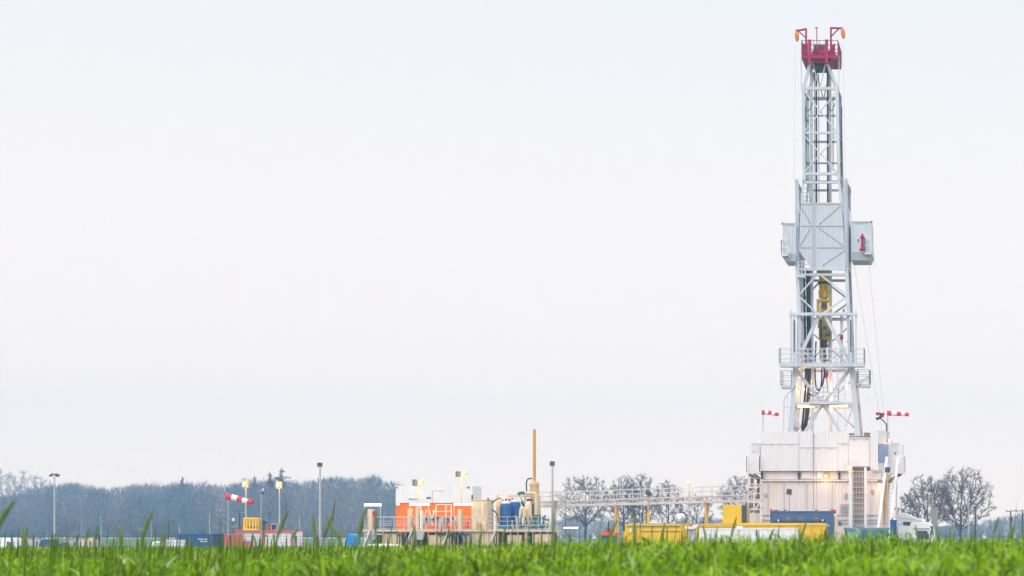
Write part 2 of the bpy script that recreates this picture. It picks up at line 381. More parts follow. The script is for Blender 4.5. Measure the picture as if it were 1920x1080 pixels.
# side cabins on the mast
def mast_cabin(x0, x1, y0, y1, yb, Y, d, side):
    cab = MB().pbox(x0, x1, y0, y1, Y, d).build('cabin', CLADG, mast); bevel(cab, .04)
    MB().prism([(x0 - 1, y1), (x1 + 1, y1), (x1 + 1, y1 + 4), (x1 - 4 * (side > 0), yb), (x0 + 4 * (side < 0), yb), (x0 - 1, y1 + 4)], Y - .05, d + .1).build('cabin_base', GREY2, cab)
    dx0 = x0 + (x1 - x0) * .3; dx1 = x0 + (x1 - x0) * .72
    dm = MB().pbox(dx0, dx1, y0 + 8, y1 - 2, Y - .035, .03); dm.build('door', GREY, cab)
    MB().pbox(dx0 + 1, dx0 + 3, (y0 + y1) / 2 + 4, (y0 + y1) / 2 + 9, Y - .06, .03).build('door_handle', BLACK, cab)
    for k in (.25, .45, .7): MB().pbox(x0 + (x1 - x0) * k, x0 + (x1 - x0) * k + 4, y0 + 3, y0 + 5, Y - .03, .028).build('vent', GREY2, cab)
    fr = MB()
    for xx in (x0 + .5, x1 - .5): fr.pbox(xx - .7, xx + .7, y0, y1, Y - .05, .06)
    fr.pbox(x0, x1, y0 - .5, y0 + 1.2, Y - .06, .1); fr.build('cabin_frame', GREY, cab)
    cx = (x0 - 1 if side < 0 else x1)
    for yy in (Y - .05, Y + d): MB().pbox(cx - 1.5, cx + 1.5, y0 - 1, y0 + 3, yy, .15).build('corner_casting', RED, cab)
    r = MB(); ex = x0 - 3 if side < 0 else x1 - 13
    a = P(ex, y1, Y - .5); b = P(ex + 12, y1, Y - .5); r.rail([v3(a.x, Y + .1, a.z), a, b], 1.15, .5); r.box(a.x, b.x, Y - .55, Y - .07, a.z - .1, a.z); r.build('railing', WHITE, cab)
    return cab
mast_cabin(1468, 1492, 418, 477, 490, YM - .6, 2.4, -1)
rc = mast_cabin(1596, 1634, 415, 474, 488, YM + .3, 2.6, 1)
MB().lathe(P(1617, 444, YM - .25), [(.02, Z(438, YM)), (.12, Z(443, YM)), (.2, Z(447, YM)), (.1, Z(449, YM)), (.12, Z(466, YM)), (.25, Z(468, YM)), (.2, Z(471, YM))][::-1], 10).build('escape_descender', RED, rc)
# decks and baskets
def deck(x0, x1, yt, yb, Y, d, hpx, name='platform', m=GREY, rear=True):
    dk = MB().pbox(x0, x1, yt, yb, Y, d).build(name, m, mast)
    a = v3(X(x0, Y), Y, Z(yt, Y)); b = v3(X(x1, Y), Y, a.z); h = hpx / F * Y
    pts = [a, b, b + v3(0, d, 0)] + ([a + v3(0, d, 0), a] if rear else [])
    MB().rail(pts, h, 1.05, .022, (1, .66, .33)).build('railing', GREY, dk)
    return dk
deck(1461, 1620, 680, 687, YM - 1.3, 1.1, 27)
g = MB(); [g.pbox(x, x + 3, 687, 691, YM - 1.25, 1.0) for x in (1490, 1540, 1592)]; g.build('platform_beam', GREY2, mast)
deck(1464, 1484, 722, 727, YM - .2, 1.6, 27, 'side_basket')
bk = deck(1607, 1630, 720, 725, YM + .2, 1.6, 27, 'side_basket')
mbar('basket_strut', (1606, 722), (1629, 706), 3, YM + .1)
deck(1516, 1571, 751, 757, YM - .8, .7, 25, 'work_platform')
sl_ = MB().bar(P(1506, 703, YM - .3), P(1470, 748, YM - .3), .1).bar(P(1470, 748, YM - .3), P(1469, 815, YM - .3), .1).bar(P(1470, 764, YM - .3), P(1483, 764, YM - .3), .05).bar(P(1477, 742, YM - .3), P(1477, 815, YM - .3), .04).build('outrigger', GREY, mast)
MB().ladder(P(1578, 815, YM - .85), P(1577, 676, YM - .85), .55, .33).build('ladder', GREY, mast)
MB().ladder(P(1516.5, 812, YM + 2.6), P(1512, 345, YM + 2.6), .5, .33).build('ladder', GREY2, mast)
# work lights in the mast
wl = MB().pbox(1495, 1527, 761, 764, YM - .45, .1).build('tube_light', E_WARM, mast); MB().pbox(1495, 1527, 759.5, 760.8, YM - .47, .15).build('lamp_housing', GREY, wl)
wl2 = MB().pbox(1557, 1589, 760, 763, YM - .45, .1).build('tube_light', E_WARM, mast); MB().pbox(1557, 1589, 758.5, 759.8, YM - .47, .15).build('lamp_housing', GREY, wl2)
for x, y, yy in ((1500, 705, 1.5), (1497, 735, 2), (1587, 724, 1.8), (1563, 728, 2.0)):
    b_ = MB().pbox(x - 1.5, x + 1.5, y - 5, y + 5, YM + yy, .15).build('work_light', E_WARM, mast)
glow(mast, P(1506, 730, YM + 1.3), 300); glow(mast, P(1562, 745, YM + 1.3), 220); glow(mast, P(1545, 775, YM + .2), 70)
# small red valves
MB().lathe(P(1578, 633, YM - .35), [(.05, Z(638, YM)), (.14, Z(636, YM)), (.14, Z(630, YM)), (.05, Z(628, YM))], 10).build('valve', RED, mast)
MB().lathe(P(1582, 583, YM - .3), [(.05, Z(586, YM)), (.09, Z(584, YM)), (.05, Z(580, YM))], 8).build('valve', RED, mast)
# guy lines
for p, q in (((1600, 489), (1655, 812)), ((1629, 489), (1658, 790)), ((1634, 420), (1640, 500))):
    MB().tube([P(p[0], p[1], YM + .8), P(q[0], q[1], YM + .8)], .014, 5).build('guy_line', GALV, mast)
MB().tube([P(1491, 80, YM), P(1490, 340, YM)], .01, 5).build('guy_line', GALV, mast)
MB().tube([P(1580, 80, YM), P(1588, 420, YM)], .01, 5).build('guy_line', GALV, mast)
# crown
cp = MB().pbox(1503, 1571, 103, 109, YM - .9, 3.6).build('crown_platform', RED, mast)
MB().prism([(1512, 109), (1562, 109), (1556, 115), (1526, 115)], YM - .5, 2.6).build('crown_beam', RED, cp)
MB().rail([P(1503, 103, YM - .9), P(1571, 103, YM - .9), P(1571, 103, YM - .9) + v3(0, 3.6, 0), P(1503, 103, YM - .9) + v3(0, 3.6, 0), P(1503, 103, YM - .9)], 27 / F * YM, .45, .02, (1, .7, .4)).build('railing', RED, cp)
for x in (1518, 1549.5): MB().pbox(x - 2.7, x + 2.7, 74, 118, YM - 1.0, .3).build('crown_post', RED, cp); MB().pbox(x - 2, x + 2, 75, 110, YM + 2.3, .3).build('crown_post', RED, cp)
sb = MB()
for i in range(6): 
    cx = P(1528 + i * 3.6, 96, YM + .8); sb.tube([cx - v3(.05, 0, 0), cx + v3(.05, 0, 0)], .55, 18)
sb.build('sheave_cluster', DARK, cp)
MB().pbox(1523, 1556, 94, 103, YM + .1, .15).build('sheave_guard', RED, cp)
for x in (1508, 1513, 1564): MB().pbox(x - 1.5, x + 1.5, 82, 103, YM - .6, .2).build('locker', RED, cp)
MB().pbox(1557, 1563, 84, 103, YM + .3, .8).build('locker', RED, cp)
dv = MB().bar(P(1511.5, 103, YM - .7), P(1511.5, 54, YM - .7), .14).bar(P(1512, 54.5, YM - .7), P(1492, 58, YM - .7), .13).bar(P(1496, 57.5, YM - .7), P(1510, 70, YM - .7), .09).bar(P(1492.5, 58, YM - .7), P(1493, 64, YM - .7), .04).build('davit', RED, cp)
dv = MB().bar(P(1558, 103, YM - .7), P(1558, 52, YM - .7), .14).bar(P(1557, 52.5, YM - .7), P(1578, 53, YM - .7), .13).bar(P(1573, 53.5, YM - .7), P(1559, 68, YM - .7), .09).bar(P(1579, 53, YM - .7), P(1579, 58, YM - .7), .04).build('davit', RED, cp)
MB().bar(P(1532, 103, YM), P(1531.5, 56, YM), .07).bar(P(1528.5, 53, YM), P(1533.5, 51.5, YM), .08).bar(P(1531, 56, YM), P(1531, 52, YM), .05).build('anemometer', RED, cp)
# underside of the crown, dark blocks
MB().pbox(1526, 1548, 118, 124, YM + .3, 2.2).build('underside_block', DARK, mast)
def bag(px, y0, y1, tilt, label):
    t_ = thing('weight_bag', label, 'bag', tuple(P(px, y1, YM - .7)), 'orange bags hanging from the crown davits')
    z1, z0 = Z(y0, YM), Z(y1, YM); c = P(px, y0, YM - .7); g = MB()
    pts = [(c.x + tilt * k * .2, c.y, z1 + (z0 - z1) * k) for k in (0, .15, .5, .85, 1)]
    smooth(g.tube(pts, [.05, .15, .17, .13, .06] if tilt > -.9 else [.1, .2, .16, .1, .05], 10).build('bag_body', BAGO, t_), 60)
    MB().tube([v3(c.x, c.y, z1 + .15), v3(c.x, c.y, z1 - .02)], .025, 6).build('shackle', DARK, t_)
bag(1493.5, 63, 82, .3, 'crumpled red and orange bag hanging from the left davit of the red crown')
bag(1580, 58, 77, .35, 'smooth bright orange bag hanging from the right davit of the red crown')

# top drive (hangs in the mast)
YELM = mat('greasy_yellow_paint', (.62, .40, .01), .5, var=.15, scale=2.5, stain=(.06, .045, .02), stain_amt=.85)
YT = YM + 1.5
td = thing('top_drive', 'yellow travelling block and top drive hanging inside the grey mast', 'top drive', tuple(P(1545, 680, YT)))
MB().pbox(1531, 1558, 506, 512, YT, .7).build('cross_beam', RUSTY, td)
smooth(MB().lathe(P(1545, 520, YT + .3), [(.2, Z(560, YT)), (.36, Z(556, YT)), (.38, Z(535, YT)), (.45, Z(532, YT)), (.45, Z(528, YT)), (.38, Z(524, YT)), (.42, Z(512, YT))], 16).build('travelling_block', YELM, td))
MB().lathe(P(1545, 520, YT + .3), [(.47, Z(532.5, YT)), (.47, Z(528, YT))], 16).build('band', BLACK, td)
g = MB(); [g.tube(spline([P(1545 + s * 4, 540, YT), P(1545 + s * 9, 546, YT), P(1545 + s * 8, 560, YT)]), .06, 8) for s in (-1, 1)]; g.build('bail', YELM, td)
bd = MB().pbox(1531, 1535, 561, 588, YT, .8).pbox(1554, 1558, 561, 588, YT, .8).pbox(1531, 1558, 561, 565, YT + .05, .7).pbox(1531, 1558, 584, 588, YT + .05, .7).pbox(1538, 1551, 566, 584, YT + .2, .5).build('motor_frame', YELM, td)
MB().pbox(1541, 1545, 568, 574, YT + .1, .1).pbox(1546, 1549, 568, 574, YT + .1, .1).build('control_box', DARK, td)
bd = MB().pbox(1535, 1557, 597, 637, YT, .9).pbox(1540, 1553, 590, 597, YT + .1, .6).pbox(1533, 1538, 603, 615, YT - .1, .4).pbox(1552, 1560, 608, 622, YT - .1, .4).build('gear_case', YELD, td); bevel(bd, .06)
smooth(MB().lathe(P(1545.5, 640, YT + .4), [(.1, Z(682, YT)), (.12, Z(672, YT)), (.2, Z(670, YT)), (.2, Z(664, YT)), (.11, Z(660, YT)), (.11, Z(652, YT)), (.24, Z(650, YT)), (.24, Z(643, YT)), (.3, Z(637, YT))], 12).build('pipe_handler', DARK, td))
for a_, b_, c_, d_ in ((1536, 1541, 600, 606), (1543, 1549, 612, 617), (1550, 1555, 600, 605), (1537, 1541, 622, 632), (1547, 1556, 625, 630), (1539, 1550, 574, 577)): MB().pbox(a_, b_, c_, d_, YT - .06, .08).build('motor_fitting', DARK, td)
MB().bar(P(1554, 637, YT), P(1554, 676, YT), .1).bar(P(1538, 637, YT), P(1538, 676, YT), .1).bar(P(1542, 676, YT), P(1556, 676, YT), .14).build('link', YELD, td)
MB().lathe(P(1549, 702, YT), [(.08, Z(710, YT)), (.16, Z(707, YT)), (.2, Z(700, YT)), (.12, Z(697, YT))], 12).build('elevator', RED, td)
MB().tube([P(1549, 698, YT), P(1549, 640, YT + .2)], .02, 6).tube([P(1550, 710, YT), P(1553, 738, YT)], .035, 6).build('sling', DARK, td)

# ============================================================ BASE BUILDING
YB = 145.5
base = thing('rig_base_building', 'white clad base building of the drilling rig with a blue banner and outside stairs', 'rig substructure', (X(1545, YB), YB + 6, GZ))
def px(p): return X(p, YB)
# upper wall
uw = MB(); 
for x0, x1 in ((1426, 1497.5), (1498.5, 1524), (1525, 1570.5), (1571.5, 1590)):
    uw.corr(px(x0), px(x1), Z(883, YB), Z(809 if x0 < 1571 else 809, YB), YB, .26, .03)
up = uw.build('upper_wall', CLAD, base)
uw = MB(); 
for x0, x1, yy in ((1426, 1498, 832), (1499, 1571, 838.5), (1571, 1590, 831)): uw.pbox(x0, x1, yy, yy + 1, YB - .03, .03)
uw.build('sheet_overlap', CLADG, up)
g = MB()
for x in (1443, 1462, 1481, 1512, 1530, 1553, 1580): g.pbox(x, x + 5, 838.5 if 1499 < x < 1571 else 832, 840 if 1499 < x < 1571 else 833.5, YB - .06, .06)
g.build('lifting_tab', CLADG, up)
MB().box(px(1498) - .02, px(1498) + .02, YB - .02, YB + .05, Z(883, YB), Z(812, YB)).build('seam', GREY2, up)
# the box behind (floor, roof edges, sides)
g = MB(); g.box(px(1427), px(1589), YB + .3, YB + 11, Z(882, YB), Z(880, YB)); g.build('drill_floor', GREY2, base)
g = MB(); g.box(px(1426), px(1426) + .1, YB + .12, YB + 11, Z(883, YB), Z(809, YB)); g.box(px(1426), px(1660), YB + 11, YB + 11.1, Z(883, YB), Z(812, YB)); g.build('side_wall', CLAD, base)
# right blocks
b_ = MB().pbox(1591, 1631, 822, 875, YB + .1, 8).build('stair_house', CLAD, base); bevel(b_, .03)
MB().pbox(1591, 1631, 820.5, 822, YB + .02, 8.1).build('roof_edge', WHITE, b_)
g = MB(); [g.pbox(x, x + 2.5, 823.5, 825, YB + .05, .05) for x in (1600, 1624)]; g.build('hinge', RUSTY, b_)
MB().pbox(1592, 1631, 875.2, 878, YB + .05, 3).build('canopy_edge', BROWN, b_)
g = MB(); g.pbox(1592, 1602, 812, 816, YB + 3, .3); g.pbox(1592, 1631, 817.5, 819.5, YB + 3, .3); g.pbox(1620, 1631, 811, 820, YB + 4, 1); g.build('roof_unit', BROWN, b_)
ww = MB().corr(px(1632), px(1646), Z(881, YB), Z(807, YB), YB - .1, .26, .045).build('corner_wall', CLAD, base)
# slanting wall carrying the banner: runs back to the right
def qwall(x0, Y0, x1, Y1, yt, yb, name, m, parent, th=.1):
    a = v3(X(x0, Y0), Y0, 0); b = v3(x1, Y1, 0); g = MB(); nrm = (b - a).normalized().cross(v3(0, 0, 1)).normalized() * th
    zt, zb = Z(yt, Y0), Z(yb, Y0)
    vs = [a + v3(0, 0, zb), b + v3(0, 0, zb), b + v3(0, 0, zt), a + v3(0, 0, zt)]; vs += [v - nrm for v in vs]
    g.add(vs, [(0, 1, 2, 3), (7, 6, 5, 4), (0, 4, 5, 1), (1, 5, 6, 2), (2, 6, 7, 3), (3, 7, 4, 0)]); return g.build(name, m, parent)
x1 = px(1668) 
sw = qwall(1646.3, YB - .1, X(1668, YB + 1.5), YB + 1.5, 807, 881, 'banner_wall', CLAD, base)
a = v3(px(1647.5), YB - .1, 0); b = v3(X(1668, YB + 1.5), YB + 1.5, 0); dr = (b - a).normalized(); nn = dr.cross(v3(0, 0, 1)) * .06
g = MB(); L = (b - a).length; p = a + nn; q = p + dr * (L * .84); z1, z2 = Z(832, YB), Z(866, YB)
g.add([p + v3(0, 0, z2), q + v3(0, 0, z2), q + v3(0, 0, z1), p + v3(0, 0, z1)] + [v - nn * .4 for v in (p + v3(0, 0, z2), q + v3(0, 0, z2), q + v3(0, 0, z1), p + v3(0, 0, z1))], [(0, 1, 2, 3), (0, 4, 5, 1), (1, 5, 6, 2), (2, 6, 7, 3), (3, 7, 4, 0)])
g.build('banner', PICT, sw)
# band between
rb = MB().pbox(1430, 1497, 884, 899, YB + .35, 10).pbox(1499.5, 1573, 883.5, 899, YB + .4, 10).pbox(1575, 1597, 883.5, 899, YB + .35, 10).pbox(1624, 1652, 883.5, 899, YB + .35, 10).build('middle_band', CLAD2, base); bevel(rb, .02)
MB().pbox(1503, 1520, 885, 897, YB + .3, .09).build('hatch', WHITE, rb); MB().pbox(1532, 1545, 884, 897, YB + .3, .09).build('hatch', WHITE, rb)
for x in (1428.5, 1497.5, 1573.5): MB().pbox(x - 1.5, x + 1.5, 882.5, 898.5, YB + .12, .3).pbox(x - 2.8, x + .5, 888, 891, YB + .05, .2).build('bracket', DARK, rb)
MB().pbox(1427, 1597, 899.5, 902, YB + .1, 10.5).build('ledge', CLAD2, base); MB().pbox(1624, 1654, 899.5, 902, YB + .1, 10.5).build('ledge', CLAD2, base)
# lower wall
lw = MB()
for x0, x1 in ((1428, 1497), (1498, 1524), (1525, 1595), (1624, 1652)): lw.corr(px(x0), px(x1), GZ + .3, Z(902, YB), YB + .3, .26, .035)
lw_ = lw.build('lower_wall', CLAD2, base)
MB().box(px(1428), px(1428) + .1, YB + .5, YB + 11, GZ + .3, Z(902, YB)).build('side_wall', CLAD2, base)
MB().box(px(1652), px(1652) + .1, YB + .4, YB + 11, GZ + .3, Z(884, YB)).build('side_wall', CLAD2, base)
g = MB(); 
for yy in (966, 975, 981): g.bar(P(1428, yy, YB + .26), P(1652, yy, YB + .26), .07)
g.build('wall_rail', GREY2, lw_)
g = MB(); g.box(px(1420), px(1668), YB + .6, YB + 11.5, GZ, GZ + .3); g.build('skid_foundation', CONC, base)
MB().bar(P(1525.2, 812, YB - .08), P(1525.4, 956, YB - .08), .05).build('cable_line', STIFF, base)
for x_ in (1440, 1470, 1512, 1560): MB().bar(P(x_, 905, YB + .2), P(x_, 964, YB + .2), .035).build('conduit', GREY2, base)
for a_, b_, c_, d_ in ((1433, 1437, 925, 931), (1583, 1588, 925, 934), (1634, 1639, 918, 925)): MB().pbox(a_, b_, c_, d_, YB + .18, .12).build('junction_box', GREY2, base)
# round louvre grille
g = MB(); [g.bar(P(1575, y, YB + .2), P(1594, y, YB + .2), .05) for y in range(946, 964, 3)]; g.build('louvre', GREY2, lw_)
# the brown chute with ladder bars, in a recess
ch = MB().pbox(1598, 1621, 878, 1040, YB + .35, .2).build('pipe_chute', mat('chute_brown_steel', (.46, .38, .34), .7, var=.2, stain=(.22, .16, .13), stain_amt=.6), base)
g = MB()
for x in (1600, 1606, 1612, 1617): g.bar(P(x, 880, YB + .28), P(x, 1036, YB + .28), .05)
y = 884
while y < 1035: g.bar(P(1598, y, YB + .2), P(1622, y, YB + .2), .05); y += 10
g.build('chute_grid', mat('chute_grid_steel', (.58, .52, .48), .6), ch)
for x in (1596, 1622.5): mbx = MB().pbox(x - 2, x + 2, 876, 988, YB - .6, .2); mbx.pbox(x - 1, x + 3.5, 924, 927, YB - .65, .1); mbx.build('chute_post', WHITE, base)
# slanted struts at right
for p, q, wpx in (((1663, 857), (1641, 1040), 5), ((1684, 857), (1664, 1040), 4.5)):
    MB().bar(P(p[0], p[1], YB - .3), P(q[0], q[1], YB - 2.5), wpx / F * YB).build('strut', WHITE, base)
MB().bar(P(1652, 905, YB + .5), P(1648, 985, YB + .5), .25).build('strut', RUSTY, base)
MB().bar(P(1666, 890, YB + 1), P(1655, 985, YB + 1), .35).build('strut', RUSTY, base)
MB().ladder(P(1669, 1030, YB + 1), P(1669, 895, YB + 1), .45, .3).build('ladder', GREY, base)
MB().tube([P(1681, 858, YB + 3), P(1681, 1030, YB + 3)], .06, 8).build('down_pipe', WHITE, base)
# side cabins
def side_cabin(x0, x1, wx0, wx1, rx0, rx1, Y, lab):
    c = MB().pbox(x0, x1, 832, 887, Y, 2.6).build('side_cabin', CLAD, base); bevel(c, .04)
    fr = MB().pbox(wx0 - 1, wx1 + 1, 831.8 + 1, 848, Y - .04, .04).build('window_frame', WHITE, c)
    MB().pbox(wx0, wx1, 834, 847, Y - .055, .02).build('pane', PALEGLASS, c)
    MB().pbox(wx0 - 2, wx1 + 2, 831, 832, Y - .1, 2.7).build('roof_edge', WHITE, c)
    d = MB().pbox(min(x0, rx0), max(x1, rx1), 884, 888, Y - .9, .85).build('landing', CLAD2, c)
    a = P(rx0, 884, Y - .9); b = P(rx1, 884, Y - .9)
    MB().rail([a + v3(0, .8, 0), a, b, b + v3(0, .8, 0)], 28 / F * Y, .55, .02, (1, .66, .33)).build('railing', WHITE, c)
    return c
lc = side_cabin(1403, 1425, 1409.5, 1420.5, 1400, 1424, YB + .4, 'l')
rc = side_cabin(1669, 1692, 1675, 1685, 1683, 1696.5, YB + 1.8, 'r')
MB().pbox(1677, 1680, 849, 852, YB + 1.75, .03).build('exit_sign', GREEN, rc)
MB().bar(P(1404, 890, YB + 1), P(1426, 900, YB + 1), .2).bar(P(1412, 888, YB + .6), P(1427, 897, YB + .6), .12).build('cabin_support', BROWN, lc)
MB().bar(P(1690, 889, YB + 2), P(1668, 900, YB + 2), .2).bar(P(1684, 888, YB + 2), P(1668, 906, YB + 2), .12).build('cabin_support', BROWN, rc)
MB().pbox(1646, 1672, 900, 905, YB - .1, .5).build('red_bracket', BROWN, base)
# left stair tower
g = MB(); g.rail([P(1402, 1028, YB - .2), P(1426, 1028, YB - .2)], 1.1, .9)
for x in (1403, 1414, 1426): g.bar(P(x, 896, YB + .2), P(x, 1040, YB + .2), .1)
for y in (896, 908, 925, 941, 955, 975, 990): g.bar(P(1403, y, YB + .2), P(1426, y, YB + .2), .07)
g.bar(P(1403, 925, YB + .2), P(1426, 910, YB + .2), .1); g.bar(P(1403, 975, YB + .2), P(1425, 942, YB + .2), .1)
stt = g.build('stair_frame', CLAD2, base)
g = MB(); [g.pbox(a, b, c, d, YB + 1.5, .6) for a, b, c, d in ((1404, 1412, 915, 924), (1407, 1412, 897, 912), (1406, 1424, 943, 953), (1406, 1425, 956, 963), (1419, 1426, 900, 935))]; g.build('stair_landing', BROWN, stt)
MB().pbox(1405, 1426, 962, 990, YB + 1.3, .2).build('stair_guard', CLAD2, stt)
# roof lamp (unlit wall pack at 1649,909) and lit wall pack
def wall_pack(x, y, wpx, hpx, Y, label, powr, e=E_SOD, rust=False):
    t_ = thing('wall_lamp', label, 'wall lamp', tuple(P(x, y, Y)))
    MB().pbox(x - wpx, x + wpx, y - hpx - 1.5, y - hpx, Y - .25, .25).pbox(x - wpx - .8, x - wpx, y - hpx, y + hpx, Y - .2, .2).pbox(x + wpx, x + wpx + .8, y - hpx, y + hpx, Y - .2, .2).build('housing', RUSTY, t_)
    MB().pbox(x - wpx, x + wpx, y - hpx, y + hpx, Y - .15, .14).build('lens', e, t_)
    MB().pbox(x - wpx * .5, x + wpx * .5, y - hpx * .5, y + hpx * .5, Y - .19, .03).build('bulb', E_CORE, t_)
    if powr: glow(t_, P(x, y + hpx + 2, Y - .5), powr)
wall_pack(1548, 893.5, 4.5, 3.5, YB + .36, 'small lit orange lamp on the white wall above the blue container', 22)
wall_pack(1649.5, 909.5, 2.8, 3.0, YB + .2, 'small pale lamp under the rusty bracket at the right wall corner', 14, E_TUBE)
wall_pack(1668, 826, 2.2, 2.4, YB + 1.2, 'tiny yellow green lamp beside the right cabin of the base building', 4, E_TUBE)

# ------------------------------------------------------------ flood lights on poles
def flood(pxx, yhead, ybot, Y, label, lit=None, poler=.06, head=(10, 9), tilt=0, pole_m=GALV, group=None, power=120, base_y=None, twin=False, foot=None):
    """pole with a flood light; ybot None = stands on the ground"""
    zb = GZ if ybot is None else Z(ybot, Y)
    t_ = thing('flood_light', label, 'flood light', (X(pxx, Y), Y, zb), group)
    zt = Z(yhead + head[1] / 2, Y)
    cx = X(pxx, Y)
    pl = MB().tube([(cx, Y, zb), (cx, Y, zb + (zt - zb) * .5), (cx, Y, zt)], [poler * 1.25, poler * 1.1, poler * .85], 10).build('pole', pole_m, t_); smooth(pl)
    if foot: MB().tube([(cx, Y, zb), (cx, Y, zb + foot)], poler * 2.0, 10).build('base_sleeve', YEL, t_)
    MB().box(cx - head[0] * .6 / F * Y, cx + head[0] * .6 / F * Y, Y - .07, Y + .07, zt - .05, zt).build('crossbar', GALV, t_)
    hw, hh = head[0] / 2 / F * Y, head[1] / 2 / F * Y
    def headbox(cxx, lit_, sgn=1):
        g = MB(); c = v3(cxx, Y, zt + hh)
        # wedge housing : deep at the top, chamfered
        prof = [(-hw, -hh), (hw, -hh), (hw, hh * .7), (hw * .8, hh), (-hw * .8, hh), (-hw, hh * .7)]
        n_ = len(prof); A = [c + v3(a, -.12, b) for a, b in prof]; B = [c + v3(a * .7, .22, b * .7 + .05) for a, b in prof]
        g.add(A + B, [tuple(range(n_)), tuple(range(2 * n_ - 1, n_ - 1, -1))] + [(i, i + n_, (i + 1) % n_ + n_, (i + 1) % n_) for i in range(n_)])
        rot = Matrix.Translation(c) @ Matrix.Rotation(math.radians(tilt * sgn), 4, 'Y') @ Matrix.Translation(-c)
        g.v = [tuple(rot @ Vector(v)) for v in g.v]
        h_ = g.build('lamp_head', DARK if not lit_ else RUSTY, t_)
        if lit_:
            l = MB().lathe((0, 0, 0), [(hw * .95, 0), (hw * .9, .03), (hw * .1, .08)], 16); l.v = [(c.x + x, c.y - .125 - z, c.z + y * (hh / hw)) for x, y, z in l.v]; l.build('lens', E_SOD, h_)
            l = MB().lathe((0, 0, 0), [(hw * .58, 0), (hw * .46, .03), (hw * .05, .05)], 14); l.v = [(c.x + x, c.y - .205 - z, c.z + y * (hh / hw)) for x, y, z in l.v]; l.build('bulb', E_CORE, h_)
            glow(h_, (c.x, c.y - .6, c.z), power)
        else:
            l = MB().box(c.x - hw * .8, c.x + hw * .8, Y - .135, Y - .122, c.z - hh * .75, c.z + hh * .55); l.v = [tuple(rot @ Vector(v)) for v in l.v]; l.build('lens', GLASS, h_)
    if twin:
        headbox(cx - head[0] * .62 / F * Y, lit == 'both' or lit == 'left', -1); headbox(cx + head[0] * .62 / F * Y, lit in ('both', 'right', True), 1)
    else: headbox(cx, bool(lit))
    return t_
G_ = 'flood lights on poles around the site'
flood(102, 891, None, 155, 'tall grey pole with two unlit heads spread like wings, far left', twin=True, head=(8, 4), tilt=28, group=G_)
flood(461, 907, None, 158, 'lit orange flood light on a pole just above the big red and white windsock', lit=True, head=(11, 11), group=G_, power=60)
flood(524, 909, None, 158, 'lit orange flood light on a pole standing right of the yellow cage', lit=True, head=(11, 12), group=G_, power=60)
flood(600, 871, None, 152, 'tall grey pole with one black unlit head, alone in front of the dark woods', head=(9, 7), group=G_, poler=.085)
flood(1036, 869, None, 150, 'tall grey pole with one dark unlit head just right of the ochre chimney', head=(9, 8), group=G_, poler=.085)
flood(784, 905, 944, 144, 'lit lamp pair on a short pole before the left part of the orange container', lit='right', twin=True, head=(9, 12), group=G_, power=110, poler=.05, pole_m=TAN)
flood(865, 889, 944, 144, 'lit lamp pair on a higher pole above the right end of the orange container', lit='right', twin=True, head=(9, 11), group=G_, power=110, poler=.05, pole_m=TAN)
flood(1292, 904, 990, 151, 'thin pole with a small lit lamp rising above the walkway', lit=True, head=(9, 8), group=G_, power=40, poler=.045)
flood(1216, 925, 984, 141, 'black unlit lamp leaning left on an ochre pole in front of the walkway', head=(11, 8), tilt=30, group=G_, poler=.05, pole_m=RUSTY, foot=.9)
flood(1480, 922, 982, 140, 'black unlit lamp on a thin pole in front of the blue container', head=(10, 10), tilt=8, group=G_, poler=.045, foot=.75)
flood(1593, 878, 985, 144.3, 'bright lit lamp beside the top of the brown pipe chute', lit=True, head=(10, 9), group=G_, power=60, poler=.05, pole_m=WHITE)
flood(1664, 880.5, 985, 143, 'black unlit lamp in front of the blue banner corner of the base building', head=(10, 9), group=G_, poler=.045)
# lamp cluster on bent pole on the roof
t_ = thing('lamp_cluster', 'cluster of dark red lamps on a bent pole on the base building roof', 'lamp cluster', tuple(P(1662, 832, YB + 1.4)))
Yq = YB + 1.3
MB().tube([P(1662.5, 832, Yq), P(1662, 795, Yq), P(1650, 783, Yq)], .06, 8).build('pole', BROWN, t_)
for x, y in ((1647, 776), (1655, 777), (1647, 785), (1653, 781)):
    h = MB().tube([P(x - 3, y, Yq - .1), P(x + 3, y - 1, Yq + .1)], [.13, .07], 10).build('lamp_head', DARK if y > 780 else RED, t_)
# ------------------------------------------------------------ windsocks
def windsock(polepx, y_base, y_top, pts, r0, r1, Y, label):
    t_ = thing('windsock', label, 'windsock', tuple(P(polepx, y_base, Y)), 'red and white windsocks')
    MB().tube([P(polepx, y_base, Y), P(polepx, y_top, Y)], .035, 8).build('pole', GALV, t_)
    q = spline([P(x, y, Y) for x, y in pts], 5); n_ = len(q)
    g = MB(); rs = [r0 + (r1 - r0) * i / (n_ - 1) + random.uniform(-.012, .012) for i in range(n_)]
    k5 = [min(4, int(i / (n_ - 1) * 5)) % 2 for i in range(n_ - 1)]
    g.tube(q, rs, 16, mi=k5, caps=False); g.tube(q[::-1], [r - .015 for r in rs[::-1]], 16, mi=k5[::-1], caps=False)
    smooth(g.build('sock', [SOCKR, SOCKW], t_), 80)
    MB().tube([q[0] + v3(-.02, 0, -r0), q[0] + v3(-.02, 0, r0)], .02, 6).build('hoop', GALV, t_)
windsock(428, 1012, 927, [(425, 931), (438, 933), (450, 936.5), (462, 939.5), (474, 942)], 6 / F * 150, 4.2 / F * 150, 150, 'large red and white striped windsock flying level before the woods on the left')
windsock(1430.5, 809, 770, [(1429, 773), (1436, 774), (1444, 774), (1451, 776), (1460, 777)], .19, .13, YB + .6, 'small drooping windsock on the left roof edge of the base building')
windsock(1664.5, 830, 772, [(1664, 774.5), (1674, 775.5), (1686, 776), (1695, 776), (1704, 778)], .20, .13, YB + 1.2, 'small straight windsock on the right roof corner of the base building')

